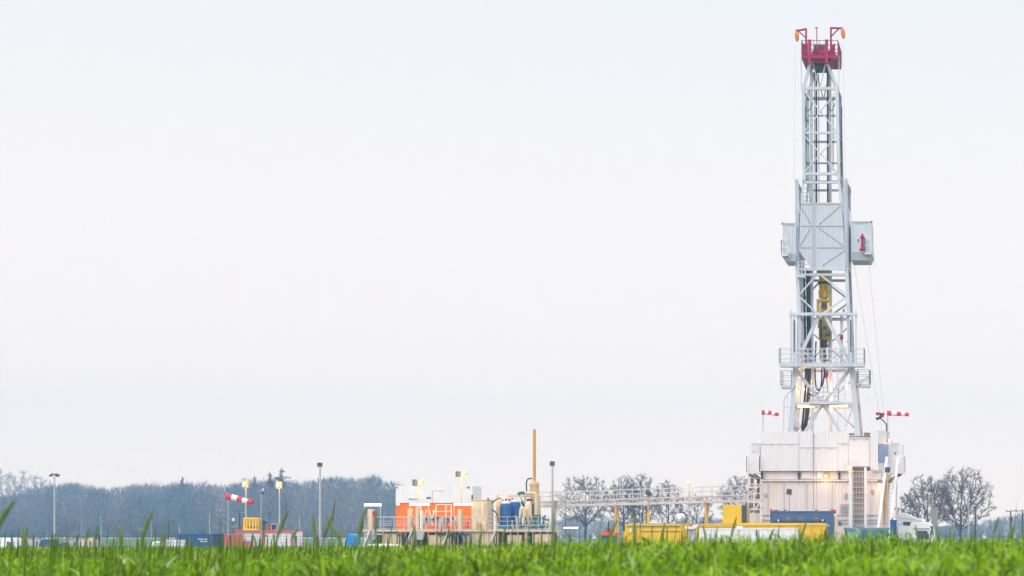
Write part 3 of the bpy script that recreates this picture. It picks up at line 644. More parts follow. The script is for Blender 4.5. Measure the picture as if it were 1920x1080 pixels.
# ------------------------------------------------------------ containers and skips
def container(x0, x1, yt, Y, d, m, label, cat='container', name='shipping_container', yb=None, ribs=True, frame=None, group=None, side_m=None, castings=None, doors=False):
    zb = GZ if yb is None else Z(yb, Y); zt = Z(yt, Y); a, b = X(x0, Y), X(x1, Y); frame = frame or m
    t_ = thing(name, label, cat, ((a + b) / 2, Y + d / 2, zb), group)
    g = MB()
    if ribs:
        g.corr(a + .08, b - .08, zb + .12, zt - .1, Y + .05, .28, .045)
        g.box(b - .07, b - .03, Y + .1, Y + d - .1, zb + .12, zt - .1); g.box(a + .03, a + .07, Y + .1, Y + d - .1, zb + .12, zt - .1)
        k = Y + .25
        while k < Y + d - .2: g.box(b - .03, b - .005, k, k + .12, zb + .12, zt - .1); k += .28
        g.box(a + .08, b - .08, Y + d - .1, Y + d - .05, zb + .12, zt - .1); g.box(a + .08, b - .08, Y + .1, Y + d - .1, zt - .1, zt - .05)
    else: g.box(a + .06, b - .06, Y + .04, Y + d - .04, zb + .1, zt - .05)
    g.build('wall', m, t_)
    g = MB()
    for xx in (a, b - .1):
        for yy in (Y, Y + d - .1): g.box(xx, xx + .1, yy, yy + .1, zb + .1, zt - .1)
    for zz in (zb, zt - .1):
        g.box(a, b, Y, Y + .1, zz, zz + .1); g.box(a, b, Y + d - .1, Y + d, zz, zz + .1)
        g.box(a, a + .1, Y + .1, Y + d - .1, zz, zz + .1); g.box(b - .1, b, Y + .1, Y + d - .1, zz, zz + .1)
    g.build('frame', frame, t_)
    if castings:
        for xx in (a, b - .16):
            for yy in (Y - .01, Y + d - .16): MB().box(xx - .01, xx + .18, yy, yy + .17, zt - .03, zt + .12).build('corner_casting', castings, t_)
    return t_
def skip(x0, x1, yt, Y, d, m, label, taper=.25, group=None, name='skip'):
    a, b = X(x0, Y), X(x1, Y); zt = Z(yt, Y); t_ = thing(name, label, 'skip', ((a + b) / 2, Y + d / 2, GZ), group)
    g = MB(); i = .06
    o = [(a + taper, Y + .1, GZ), (b - taper, Y + .1, GZ), (b - taper, Y + d - .1, GZ), (a + taper, Y + d - .1, GZ), (a, Y, zt), (b, Y, zt), (b, Y + d, zt), (a, Y + d, zt)]
    n_ = [(a + taper + i, Y + .1 + i, GZ + i), (b - taper - i, Y + .1 + i, GZ + i), (b - taper - i, Y + d - .1 - i, GZ + i), (a + taper + i, Y + d - .1 - i, GZ + i), (a + i, Y + i, zt), (b - i, Y + i, zt), (b - i, Y + d - i, zt), (a + i, Y + d - i, zt)]
    g.add(o + n_, [(0, 3, 2, 1), (0, 1, 5, 4), (1, 2, 6, 5), (2, 3, 7, 6), (3, 0, 4, 7), (8, 9, 10, 11), (8, 12, 13, 9), (9, 13, 14, 10), (10, 14, 15, 11), (11, 15, 12, 8), (4, 5, 13, 12), (5, 6, 14, 13), (6, 7, 15, 14), (7, 4, 12, 15)])
    g.build('shell', m, t_)
    r = MB(); r.box(a - .05, b + .05, Y - .06, Y + .03, zt - .12, zt + .02); r.box(a - .05, b + .05, Y + d - .03, Y + d + .06, zt - .12, zt + .02); r.build('rim', m, t_)
    r = MB(); k = a + .6
    while k < b - .4: r.bar((k, Y - .03, zt - .12), (k, Y + .06, GZ + .1), .08, .1); k += .8
    r.build('rib', m, t_)
    return t_

c1 = container(1444, 1562, 958, 139, 2.6, BLUE, 'large slate blue container with red corner blocks in front of the white base wall', castings=RED2, ribs=False)
g = MB(); g.pbox(1452, 1548, 976, 977, 138.97, .06); g.pbox(1452, 1453, 976, 1010, 138.97, .06); g.build('door_seam', DARK, c1)
g = MB(); [g.pbox(x, x + 6, 971, 972.2, 138.93, .08).pbox(x, x + 1, 972, 977, 138.93, .08).pbox(x + 5, x + 6, 972, 977, 138.93, .08) for x in (1475, 1498, 1527)]; g.build('handle', RUSTY, c1)
MB().pbox(1458, 1460.5, 974, 978, 138.92, .03).build('notice', WHITE, c1); MB().pbox(1541, 1544, 974, 977, 138.92, .03).build('notice', WHITE, c1)
for x in (1457, 1472, 1531): MB().tube([P(x, 957.5, 140), P(x, 956, 140)], .12, 8).build('lifting_lug', DARK, c1)
t_ = thing('vent_pipe', 'tan curved pipe running down the right end of the slate blue container', 'pipe', tuple(P(1567, 1042, 138.6)))
smooth(MB().tube(spline([P(1563.5, 965.5, 138.5), P(1567, 968, 138.5), P(1568, 980, 138.5), P(1567, 1010, 138.5), v3(X(1566, 138.5), 138.5, GZ)]), .11, 10).build('pipe_run', TAN, t_)); MB().pbox(1572, 1577, 978, 986, 138.6, .3).build('valve_box', BLUE, t_)
# yellow pump unit
yt_ = container(1383, 1547, 981, 133, 2.4, YEL, 'long yellow tank unit whose right end shows beside the white tank', 'tank unit', 'tank_unit', ribs=False)
g = MB(); [g.pbox(x, x + 1.2, 985, 1030, 132.95, .07) for x in (1398, 1430, 1462, 1500, 1520, 1538)]; g.pbox(1383, 1547, 983, 985, 132.94, .1); g.build('stiffener', YEL, yt_)
MB().bar(P(1548, 985, 133.2), P(1556, 986, 133.2), .08).build('pipe_stub', GALV, yt_)
w1 = container(1311, 1494, 990, 131, 1.6, WHITE, 'long low white tank in front of the yellow tank unit', 'tank', 'white_tank', ribs=False)
g = MB(); [g.pbox(x, x + 1, 993, 1030, 130.96, .05) for x in (1340, 1384, 1420, 1458)]; g.build('panel_joint', GALV, w1)
smooth(MB().lathe(P(1387, 990, 131.8), [(.22, Z(990, 131)), (.2, Z(987, 131)), (.05, Z(986, 131))], 12).build('cap', WHITE, w1)); MB().pbox(1417, 1419, 994, 1006, 130.92, .06).build('gauge', DARK, w1)
y2 = container(1172, 1277, 983, 136, 2.4, YEL, 'yellow equipment container with a pale roof sheet standing below the walkway', 'container', 'equipment_container', ribs=False)
g = MB(); g.pbox(1176, 1275, 987, 988, 135.97, .05); g.pbox(1200, 1277, 996, 996.8, 135.97, .05); [g.pbox(x, x + .8, 988, 1030, 135.97, .05) for x in (1192, 1222, 1250)]; g.build('door_seam', DARK, y2)
MB().pbox(1190, 1276, 981, 983, 135.98, 2.4).build('roof_sheet', GALV, y2); MB().pbox(1181, 1184, 990, 997, 135.93, .05).build('notice', WHITE, y2); MB().pbox(1168, 1173, 996, 1030, 136.2, 1.2).build('end_box', YEL, y2)
y3 = container(1282, 1400, 982, 141.5, 2.4, YEL, 'yellow skid tank behind the white tank, carrying the yellow cabinet', 'tank', 'skid_tank', ribs=False)
MB().pbox(1282, 1400, 986.5, 988, 141.42, .06).build('stiffener', YEL, y3)
cb = thing('yellow_cabinet', 'yellow cabinet with a grey louvred side standing on the yellow skid tank', 'cabinet', tuple(P(1378, 982, 142)))
bevel(MB().pbox(1355, 1390.5, 946.5, 981.5, 142, 1.5).build('cabinet_body', YEL, cb), .03)
gl = MB().pbox(1390.7, 1400.5, 946.5, 981.5, 142.05, 1.5).build('louvre_panel', mat('slate_grey_paint', (.16, .18, .22), .6), cb)
g = MB(); [g.pbox(1391.5, 1399.5, y, y + 1, 142.0, .05) for y in np.arange(949, 980, 2.6)]; g.build('slat', DARK, gl); MB().pbox(1401, 1403, 947, 982, 142.1, .1).build('post', YEL, cb)
# lifting sling on cabinet
MB().tube([P(1377, 946, 142.7), P(1378, 944.5, 142.7)], .1, 8).build('lug', DARK, cb)
skip(1583, 1664, 990, 134, 2.0, LBLUE, 'long light blue skip in front of the pipe chute')
bn = thing('blue_drum', 'dark blue square bin between the light blue skip and the truck', 'bin', (X(1675, 137), 137.4, GZ)); MB().pbox(1669, 1681, 976, 1042, 137, .5).build('bin_body', BLUE2, bn); MB().pbox(1668.5, 1681.5, 975, 976.5, 136.97, .56).build('rim', DARK, bn); MB().pbox(1671, 1674, 971.5, 975, 137.2, .15).build('cap', RED2, bn)
bk2 = thing('grey_box_frame', 'low grey frame lying behind the light blue skip', 'frame', (X(1618, 137), 137, GZ)); MB().pbox(1604, 1632, 985, 986.5, 137, .1).pbox(1604, 1605.5, 986, 1040, 137, .1).pbox(1630.5, 1632, 986, 1040, 137, .1).build('frame_bar', GALV, bk2)
# silver round tank
st = thing('round_tank', 'round silver tank with a curved pipe over its right side', 'tank', tuple(P(1277, 1020, 138.5)))
c = P(1277, 973.5, 139); g = MB(); r_ = 11.5 / F * 139
g.tube([c + v3(0, -.62 + 1.24 * k, 0) for k in (0, .06, .16, .3, .7, .84, .94, 1)], [.05, .25, .38, .445, .445, .38, .25, .05], 24); smooth(g.build('shell', SILVER, st))
MB().tube(spline([P(1275, 961.5, 138.3), P(1281, 960.5, 138.3), P(1287, 967, 138.3), P(1287, 977, 138.3), P(1282, 984, 138.3)]), .05, 8).build('pipe', DARK, st); MB().pbox(1270, 1273, 983, 1040, 138.8, .2).pbox(1281, 1284, 983, 1040, 138.8, .2).build('stand', GALV, st)
# white hopper like a boat
wh = thing('white_hopper', 'small white hopper with pointed ends and a red lid beside the round silver tank', 'hopper', tuple(P(1296, 1040, 134)))
MB().prism([(1283, 987), (1302, 984.5), (1309, 982), (1306, 989), (1301, 992), (1286, 992)], 134, 1.4).build('hopper_body', WHITE, wh); MB().pbox(1292, 1298, 983, 986, 133.95, .6).build('lid', RED2, wh); MB().pbox(1290, 1303, 992, 1042, 134.3, .6).build('stand', GALV, wh)
# brown post behind
bp_ = thing('rusty_post', 'wide rusty brown post under the walkway beside the ochre pole', 'post', (X(1213, 143), 143, GZ)); MB().pbox(1210.5, 1216.5, 958, 1040, 143, .3).build('post', BROWN, bp_); MB().pbox(1209.5, 1217.5, 956.5, 958, 142.97, .36).build('post_cap', BROWN, bp_)

# ------------------------------------------------------------ walkway
YW = 151.0
wk = thing('elevated_walkway', 'long white truss walkway with handrails between the tanks and the base building', 'walkway', (X(1220, YW), YW, Z(950, YW)))
xa, xb = 1012, 1427
def wy(x, ya, yb): t = (x - 1040) / 380; return ya + (yb - ya) * t
WP = mat('walkway_white_paint', (.62, .58, .57), .5, stain=(.4, .25, .15), stain_amt=.4)
for name, ya, yb, wpx in (('bottom_chord', 948.5, 938.5, 4.2), ('top_chord', 940, 927.5, 2.2)):
    for dy in (0, 1.1):
        a = P(xa, wy(xa, ya, yb), YW); b = P(xb, wy(xb, ya, yb), YW); MB().bar(a + v3(0, dy, 0), b + v3(0, dy, 0), wpx / F * YW).build(name, WP, wk)
gs = [MB(), MB()]; x = xa; k = 0; step = 19.4
while x < xb - 5:
    for g, dy in zip(gs, (0, 1.1)):
        a = P(x, wy(x, 948.5, 938.5), YW) + v3(0, dy, 0); b = P(x, wy(x, 940, 927.5), YW) + v3(0, dy, 0); g.bar(a, b, .07)
        x2 = min(x + step, xb); p, q = (a, P(x2, wy(x2, 940, 927.5), YW) + v3(0, dy, 0)) if k % 2 == 0 else (b, P(x2, wy(x2, 948.5, 938.5), YW) + v3(0, dy, 0)); g.bar(p, q, .06)
    x += step; k += 1
[g.build('truss_lattice', WP, wk) for g in gs]
a = P(xa, wy(xa, 940.5, 928), YW); b = P(xb, wy(xb, 940.5, 928), YW)
g = MB(); m_ = MB(); m_.add([a + v3(0, .1, 0), b + v3(0, .1, 0), b + v3(0, 1.0, 0), a + v3(0, 1.0, 0)] + [v + v3(0, 0, -.04) for v in (a + v3(0, .1, 0), b + v3(0, .1, 0), b + v3(0, 1.0, 0), a + v3(0, 1.0, 0))], [(0, 1, 2, 3), (7, 6, 5, 4), (0, 4, 5, 1), (1, 5, 6, 2), (2, 6, 7, 3), (3, 7, 4, 0)]); m_.build('walkway_deck', GALV, wk)
for dy in (.02, 1.08):
    MB().rail([a + v3(0, dy, 0), b + v3(0, dy, 0)], 18.5 / F * YW, .8, .022, (1, .55), kick=False).build('handrail', WP, wk)
for x, yt in ((1154, 946), (1323, 940)):
    MB().pbox(x - 2.3, x + 2.3, yt, yt + 3, YW - .1, 1.3).build('bearing', RUSTY, wk)
    MB().box(X(x - 1.7, YW), X(x + 1.7, YW), YW, YW + .15, GZ, Z(yt + 3, YW)).box(X(x - 1.7, YW), X(x + 1.7, YW), YW + .95, YW + 1.1, GZ, Z(yt + 3, YW)).build('support_post', mat('ochre_post_paint', (.66, .45, .14), .6, stain=(.4, .2, .08), stain_amt=.5), wk)
MB().bar(P(1375, 940, YW - .1), P(1396, 950, YW - .1), .25).build('strut', WP, wk)

# ------------------------------------------------------------ orange and white container with tank deck
oc = container(742, 886, 911.5, 149, 2.5, ORANGE, 'big container, white above and orange below, behind the tan tank deck', ribs=False, frame=ORANGE)
MB().pbox(742, 886, 911, 943, 148.93, 2.64).build('white_top', WHITE, oc); MB().pbox(742, 750, 943.2, 948, 148.94, .1).build('white_patch', WHITE, oc)
MB().pbox(763, 790, 933, 938.5, 148.9, .02).build('sign_plate', WHITE, oc)
g = MB(); [g.pbox(x, x + 2.4, 934.8, 936.6, 148.88, .02) for x in (766, 769.4, 772.8, 777, 780.5)]; g.build('lettering', DARK, oc)
g = MB(); [g.lathe((0, 0, 0), [(.075, 0), (.075, .03)], 14) for _ in (0,)]; g.v = [(X(802, 149) + x, 148.9 - z, Z(933.5, 149) + y) for x, y, z in g.v]; g.build('round_mark', BLUE2, oc)
g = MB(); g.lathe((0, 0, 0), [(.085, 0), (.085, .03)], 14); g.v = [(X(806.5, 149) + x, 148.9 - z, Z(933.5, 149) + y) for x, y, z in g.v]; g.build('round_mark', BLUE2, oc)
g = MB().pbox(810, 832, 919.5, 920.5, 148.9, .05).pbox(810, 811, 919.5, 943, 148.9, .05); g.build('conduit', TAN, oc)
MB().pbox(742, 745, 913, 915, 148.85, .2).pbox(876, 880, 912.5, 915, 148.85, .2).build('corner_casting', GREEN, oc)
MB().pbox(884, 886.5, 928, 940, 148.86, .08).build('lock_box', DARK, oc)
# red equipment in front of orange
md = thing('mud_tank_deck', 'tan tank deck with galvanised handrails in front of the orange and white container', 'tank deck', tuple(P(850, 1040, 144)))
YD = 143.5
for q0, q1, qy in ((716, 744, 1000), (800, 842, 1003), (866, 926, 996.6), (950, 978, 1003), (1002, 1028, 1001)): bevel(MB().box(X(q0, YD), X(q1, YD), YD, YD + 3, GZ + .05, Z(qy, YD)).build('tank_body', TAN, md), .05)
MB().box(X(684, YD), X(1028, YD), YD + 2.0, YD + 2.9, GZ + .05, Z(998, YD)).build('deck_gap_shade', DARK, md)  # dark box behind the tanks, painted to stand in for shade between them
for q0 in (683, 750, 770, 850, 932, 986): MB().pbox(q0, q0 + 2.4, 996.5, 1056, YD, .2).build('deck_leg', TAN, md)
MB().pbox(680, 1032, 993, 996.5, YD - .3, 3.6).build('deck_plate', TAN, md)
g = MB(); 
for x in range(690, 1030, 14): g.pbox(x, x + 1.5, 996.5, 1036, YD - .1, .1)
g.build('stiffener', TAN, md)
for x0, x1 in ((686, 706), (775, 792)):
    g = MB(); g.prism([(x0, 997), (x0 + 20, 997), (x0 + 17, 1012), (x0 + 3, 1012)], YD - .5, .35); g.build('chute', GALV, md)
def P_(x, y, dy=0): return P(x, y, YD) + v3(0, dy, 0)
MB().rail([P_(683, 993, -.25), P_(1030, 993, -.25)], 24 / F * YD, .78, .022, (1, .66, .33)).build('railing', GALV, md)
MB().rail([P_(683, 993, -.25), P_(683, 993, 3.2), P_(900, 993, 3.2)], 24 / F * YD, 1.3, .022, (1, .5)).build('railing', GALV, md)
for x in (690, 768, 836, 924): MB().bar(P_(x, 1036, -1.4), P_(x + 9, 994, -.4), .08, .5).build('stair', GALV, md)
# agitators/cabinets on the deck
for x0, x1, yt, m in ((689, 698, 955, TAN), (764, 771, 954, TAN), (779, 785, 950, TAN), (787, 790, 958, WHITE), (822, 830, 972, GALV), (858, 864, 955, TAN), (698, 701, 958, RED), (894, 900, 980, RUSTY), (905, 911, 978, TAN)):
    o = MB().pbox(x0, x1, yt, 993, YD + .8, .5).build('control_cabinet' if yt < 975 else 'motor_box', m, md); bevel(o, .03)
g = MB(); [g.pbox(x, x + 3, 970 + (x * 7) % 5, 980, YD + 2.4, .3) for x in range(793, 840, 5)]; g.build('valve_row', DARK, md)
g = MB(); [g.bar(P_(x, 993, 2), P_(x + 10, 955, 2), .06).bar(P_(x + 10, 993, 2), P_(x, 955, 2), .06) for x in (775, 790)]; g.bar(P_(774, 993, 2), P_(774, 947, 2), .07); g.bar(P_(803, 993, 2), P_(803, 947, 2), .07); g.bar(P_(822, 993, 2), P_(822, 945, 2), .06); g.bar(P_(832, 993, 2), P_(832, 945, 2), .06); g.bar(P_(803, 945, 2), P_(832, 945, 2), .06); g.bar(P_(796, 958, 2), P_(832, 958, 2), .05)
g.build('pipe_rack', WHITE, md)
g = MB(); 
for i, x in enumerate(range(760, 884, 6)): g.tube([P_(x, 992, 1.5), P_(x + (i % 3) * 2 - 2, 978 + (i * 5) % 9, 1.5)], .06, 6)
g.build('red_pipework', RED2, md)
MB().pbox(686, 716, 1000, 1003, YD - .6, .3).build('tray', GALV, md)
rk = random.Random(4)
for q in range(16):
    x_ = 800 + rk.random() * 76; y_ = 966 + rk.random() * 16; MB().pbox(x_, x_ + 2 + rk.random() * 4, y_, y_ + 3 + rk.random() * 8, YD + 1.8 + rk.random(), .3).build('valve_block', rk.choice((DARK, GALV, TAN, RED, GALV, RUSTY)), md)
for q in range(14):
    x_ = 918 + rk.random() * 100; h_ = 962 + rk.random() * 20; MB().tube([P_(x_, 992, .9 + rk.random() * .8), P_(x_ + rk.uniform(-4, 4), h_, 1.2)], .05, 6).build('riser_pipe', rk.choice((TAN, GREEN, DARK, GALV)), md)
for q in range(7):
    x_ = 716 + rk.random() * 160; MB().tube(spline([P_(x_, 996, -.4), P_(x_ + 6, 1006, -.5), P_(x_ + 14, 1001, -.45), P_(x_ + 18, 1020, -.4)]), .05, 6).build('hanging_hose', rk.choice((BLACK, DARK, BLUE2)), md)
# tube lights on the deck
for x0, x1, y, lab in ((683, 714, 946.5, 'bright white tube lamp on a frame at the left end of the tan deck'), (768, 804, 945.5, 'long bright tube lamp across the white and orange container face'), (851, 885, 945.5, 'bright tube lamp just left of the tan cabinet'), (1057, 1083, 989.5, 'low bright tube lamp beneath the first bare tree')):
    t_ = thing('tube_lamp', lab, 'tube lamp', tuple(P(x0, 993, YD + .2)), 'tube lamps on the tank deck')
    th_ = 1 if y < 980 else .5; MB().pbox(x0, x1, y - 1.8 * th_, y + 2.2 * th_, YD + .2, .12).build('tube', E_TUBE, t_); MB().pbox(x0, x1, y - 3.2 * th_, y - 1.9 * th_, YD + .15, .25).build('reflector', GALV, t_)
    for xx in (x0 + .5, x1 - .5): MB().bar(P(xx, y - 1, YD + .42), P(xx, 994 if y < 980 else 1040, YD + .42), .05).build('stand', GALV, t_)
cabt = thing('tan_cabinet', 'tall tan steel cabinet standing right of the orange container', 'cabinet', tuple(P(899, 993, 145)))
bevel(MB().pbox(884, 914, 938, 993, 144.6, 1.8).build('cabinet_body', TAN, cabt), .03); MB().pbox(883.5, 914.5, 936.8, 938, 144.55, 1.9).build('roof', TAN, cabt)
MB().pbox(909, 912.5, 944, 965, 144.55, .05).build('vent', GALV, cabt); MB().pbox(913, 916, 933.5, 938, 144.6, .2).build('lug', BROWN, cabt)
MB().pbox(886, 908, 942, 992, 144.57, .03).build('door', TAN, cabt)
# degasser / separators
Yg = 146
def vtank(x0, x1, yt, yb, Y, m, label, name='vertical_tank', group=None, top=WHITE, cap=True):
    r = (x1 - x0) / 2 / F * Y; c = P((x0 + x1) / 2, yb, Y + r)
    t_ = thing(name, label, 'tank', tuple(c), group)
    zt, zb = Z(yt, Y), Z(yb, Y)
    smooth(MB().lathe(c, [(r * .9, zb), (r, zb + .08), (r, zt - .15), (r * .85, zt - .05), (r * .3, zt)], 24).build('shell', m, t_))
    g = MB(); 
    for k in (.3, .75): g.lathe(c, [(r * 1.04, zb + (zt - zb) * k), (r * 1.04, zb + (zt - zb) * k + .06)], 24)
    g.build('hoop', m, t_)
    if cap: smooth(MB().lathe(c, [(r * .75, zt - .08), (r * .72, zt + .1), (r * .2, zt + .16)], 16).build('lid', top, t_))
    return t_
GB = 'blue vertical tanks on the tank deck'
vtank(938, 958, 943, 992, Yg, BLUE2, 'narrow blue vertical tank with a white lid, left one on the deck', group=GB)
vtank(956, 976, 940, 992, Yg + .9, BLUE2, 'blue vertical tank with a white lid standing close behind its left neighbour', group=GB)
vtank(930, 943, 937, 992, Yg + 1.2, mat('cream_yellow_paint', (.75, .58, .30), .5), 'cream yellow vertical tank behind the left blue tank', name='cream_tank')
vtank(984, 997, 944, 992, Yg - .2, TAN, 'tan vertical tank with a white lid right of the blue tanks', name='tan_tank')
fr = thing('process_frame', 'tan steel frame with pipes and red valves above the blue tanks', 'steel frame', tuple(P(970, 993, Yg + 1.6)))
Yf = Yg + 2.2
g = MB(); 
for x in (933, 960, 985, 1012): g.bar(P(x, 993, Yf), P(x, 929, Yf), .14)
g.bar(P(931, 930, Yf), P(1014, 930, Yf), .16); g.bar(P(933, 931, Yf), P(960, 950, Yf), .1); g.bar(P(1012, 931, Yf), P(975, 965, Yf), .1); g.bar(P(975, 932, Yf), P(990, 955, Yf), .12)
g.build('frame', TAN, fr)
MB().pbox(936, 952, 930, 933.5, Yf - .4, .3).build('bright_bar', WHITE, fr)  # white bar painted to stand in for a bright light here
g = MB(); [g.lathe(P(x, 938, Yf - .5), [(.04, Z(940, Yf)), (.08, Z(939, Yf)), (.08, Z(936, Yf)), (.04, Z(935, Yf))], 8) for x in (949, 955, 961, 967, 992, 996)]; g.build('valve', RED, fr)
smooth(MB().tube(spline([P(972, 928, Yf - .6), P(975, 924.5, Yf - .6), P(985, 924.5, Yf - .6)]), .12, 10).build('green_pipe', GREEN, fr))
smooth(MB().tube(spline([P(984, 924.5, Yf - .6), P(1000, 925, Yf - .6), P(1005, 931, Yf - .6), P(1005, 965, Yf - .6)]), .12, 10).build('tan_pipe', TAN, fr))
smooth(MB().tube(spline([P(976, 990, Yg - .6), P(976, 958, Yg - .6), P(980, 953, Yg - .6), P(983, 958, Yg - .6), P(983, 990, Yg - .6)]), .11, 10).build('u_pipe', TAN, fr))
MB().tube([P(930, 988, Yg - 1), P(1018, 984, Yg - 1), P(1028, 983, Yg - 1)], .09, 8).build('teal_pipe', mat('teal_paint', (.05, .22, .28), .5), fr)
MB().tube([P(1018, 975, Yg - .5), P(1030, 975, Yg - .5)], .1, 8).tube([P(1016, 992, Yg), P(1022, 966, Yg)], .09, 8).build('green_pipe', GREEN, fr)
for i, (p, q) in enumerate((((960, 940), (985, 975)), ((978, 940), (1000, 990)), ((990, 935), (990, 990)), ((1009, 940), (1009, 992)))): MB().tube([P(p[0], p[1], Yf - .3), P(q[0], q[1], Yf - .3)], .09, 8).build('process_pipe', (TAN, GREEN, GREEN, TAN)[i], fr)
MB().pbox(990, 998, 945, 962, Yf - .2, .4).pbox(1003, 1012, 966, 980, Yf - .6, .5).build('pump_housing', GREEN, fr)
MB().tube(spline([P(929, 960, Yg), P(921, 953, Yg), P(922, 945, Yg), P(930, 937, Yg), P(939, 934, Yg)]), .045, 8).tube(spline([P(929, 960, Yg), P(933, 970, Yg), P(935, 990, Yg)]), .045, 8).build('black_hose', BLACK, fr)
smooth(MB().tube(spline([P(988, 925, Yf), P(987, 905, Yf), P(991, 898, Yf), P(998, 897, Yf)]), .05, 8).build('black_hose', BLACK, fr))
for i in range(5): MB().tube(spline([P(985 + i * 8, 968, Yg - .9), P(990 + i * 8, 988, Yg - .9), P(1000 + i * 7, 990 - i, Yg - .9)]), .05, 6).build('black_hose', (BLACK, GREEN)[i % 2], fr)
# chimney
ck = thing('chimney_stack', 'tall thin ochre chimney rising from a flared drum', 'chimney', tuple(P(1002, 993, Yf + .6)))
cc = P(1002, 993, Yf + .8); zz = lambda y: Z(y, Yf + .8)
smooth(MB().lathe(cc, [(.115, zz(902)), (.115, zz(840)), (.14, zz(840)), (.14, zz(839)), (.115, zz(839)), (.115, zz(805))], 16).build('flue', mat('flue_orange_rust', (.58, .30, .07), .6, var=.12, stain=(.40, .20, .06), stain_amt=.6), ck), 50)
smooth(MB().lathe(cc, [(.34, zz(992)), (.34, zz(926)), (.36, zz(920)), (.40, zz(920)), (.40, zz(918)), (.34, zz(918)), (.37, zz(910)), (.42, zz(910)), (.42, zz(908)), (.36, zz(908)), (.3, zz(903)), (.15, zz(902))], 20).build('drum', mat('drum_ochre_paint', (.66, .50, .26), .55, stain=(.4, .22, .1), stain_amt=.5), ck), 50)
MB().pbox(1007, 1012, 935, 960, Yf, .4).pbox(1011, 1013, 940, 993, Yf, .2).build('bracket', TAN, ck)
# ------------------------------------------------------------ orange machine near the walkway
om = thing('orange_tractor', 'small machine with an orange roof and dark green body under the walkway', 'tractor', (X(1138, 140), 140.5, GZ))
MB().pbox(1124, 1155, 998.5, 1003.5, 140, 1.4).build('roof', mat('tractor_orange_paint', (.80, .13, .02), .5), om); MB().pbox(1128, 1152, 1004, 1036, 140.15, 1.1).build('cab', GREEN, om); MB().pbox(1137, 1150, 1006, 1016, 140.1, .04).build('window', GLASS, om)
MB().pbox(1136, 1138, 990, 998, 140.3, .1).pbox(1144, 1148, 990, 998, 140.3, .1).build('roof_post', RED2, om); MB().pbox(1139, 1145, 990, 998, 140.5, .2).build('exhaust_box', DARK, om); MB().tube([P(1141, 990, 140.5), P(1141, 978, 140.5)], .04, 8).build('exhaust', BLACK, om)
for x in (1129, 1150): MB().tube([P(x, 1046, 139.95), P(x, 1046, 139.95) + v3(0, .3, 0)], .42, 18).build('wheel', TYRE, om)
# ------------------------------------------------------------ truck on the right
def wheel(par, x, y, r=.5, w_=.3):
    wh_ = MB().tube([(x, y, GZ + r), (x, y + w_, GZ + r)], r, 20).build('wheel', TYRE, par); MB().tube([(x, y - .02, GZ + r), (x, y + .05, GZ + r)], r * .55, 14).build('rim', GALV, wh_)
CARW2 = mat('truck_white_paint', (.86, .88, .90), .35, var=.02)
tr = thing('truck', 'white truck cab with a sloping roof fairing parked right of the base building', 'truck', (X(1715, 150), 151, GZ))
YTt = 150
body = MB().prism([(1682, 986), (1708, 979), (1742, 979), (1748, 985), (1752, 1003), (1753, 1046), (1682, 1046)], YTt, 2.4).build('cab', CARW2, tr); bevel(body, .08, 3)
bevel(MB().prism([(1682.5, 985), (1682.5, 966), (1689, 961), (1698, 961.5), (1731, 976), (1731, 978.5), (1708, 978.5)], YTt + .1, 2.2).build('roof_fairing', CARW2, tr), .06, 3)
MB().prism([(1719, 995), (1738, 995), (1742, 1003), (1742, 1012), (1719, 1012)], YTt - .02, .04).build('side_window', GLASS, tr)
MB().prism([(1744, 986), (1748.5, 986), (1751.5, 1003), (1749, 1003)], YTt - .03, 2.46).build('windscreen', GLASS, tr)
MB().prism([(1693, 978.5), (1708, 978.5), (1706, 986), (1694, 985)], YTt - .015, .03).build('rear_side_window', GLASS, tr)
MB().prism([(1712, 991), (1743, 991), (1743, 992.5), (1712, 992.5)], YTt - .03, .05).build('trim_line', DARK, tr)
MB().prism([(1683, 970), (1728, 975.5), (1728, 976.3), (1683, 971)], YTt + .06, .05).build('trim_line', GALV, tr)
bt = MB().lathe(P(1729, 972, YTt + .4), [(.08, Z(976, YTt)), (.09, Z(972, YTt)), (.03, Z(969.5, YTt))], 12).build('beacon', E_BEAC, tr)
smooth(MB().lathe(P(1732, 974, YTt + .4), [(.14, Z(978.5, YTt)), (.12, Z(975, YTt)), (.03, Z(973, YTt))], 12).build('roof_hatch', CARW2, tr))
MB().pbox(1744, 1747, 995, 1007, YTt - .45, .2).build('mirror', DARK, tr)
MB().box(X(1600, YTt), X(1682, YTt), YTt + .6, YTt + 1.8, GZ + .7, GZ + 1.0).build('chassis', DARK, tr)
for x in (1738, 1650, 1625): wheel(tr, X(x, YTt), YTt - .02); wheel(tr, X(x, YTt), YTt + 2.1)
# far pillar
pl = thing('grey_pillar', 'pale ribbed pillar with a red top standing behind the truck', 'pillar', (X(1751, 165), 165, GZ))
g = MB().pbox(1746, 1755.5, 951, 1050, 165, .5); 
for y in range(955, 1046, 5): g.pbox(1745.6, 1755.9, y, y + .8, 164.98, .54)
g.build('column', CONC, pl); MB().pbox(1756, 1758.5, 951, 1050, 165.1, .4).build('side_rail', GREY2, pl); MB().pbox(1746, 1754, 949.5, 951, 165, .5).build('red_cap', RED2, pl)
# street lamp right
sl2 = thing('street_lamp', 'grey street lamp with a round white head in front of the right bare tree', 'street lamp', (X(1816, 175), 175, GZ))
smooth(MB().tube([(X(1816, 175), 175, GZ), P(1816, 903, 175)], [.09, .06], 10).build('pole', GALV, sl2)); smooth(MB().lathe(P(1816.5, 899, 175), [(.05, Z(903, 175)), (.17, Z(901, 175)), (.17, Z(898, 175)), (.05, Z(896, 175))], 14).build('lamp_head', WHITE, sl2)); MB().pbox(1814, 1817, 902, 906, 174.95, .1).build('lamp_collar', DARK, sl2)
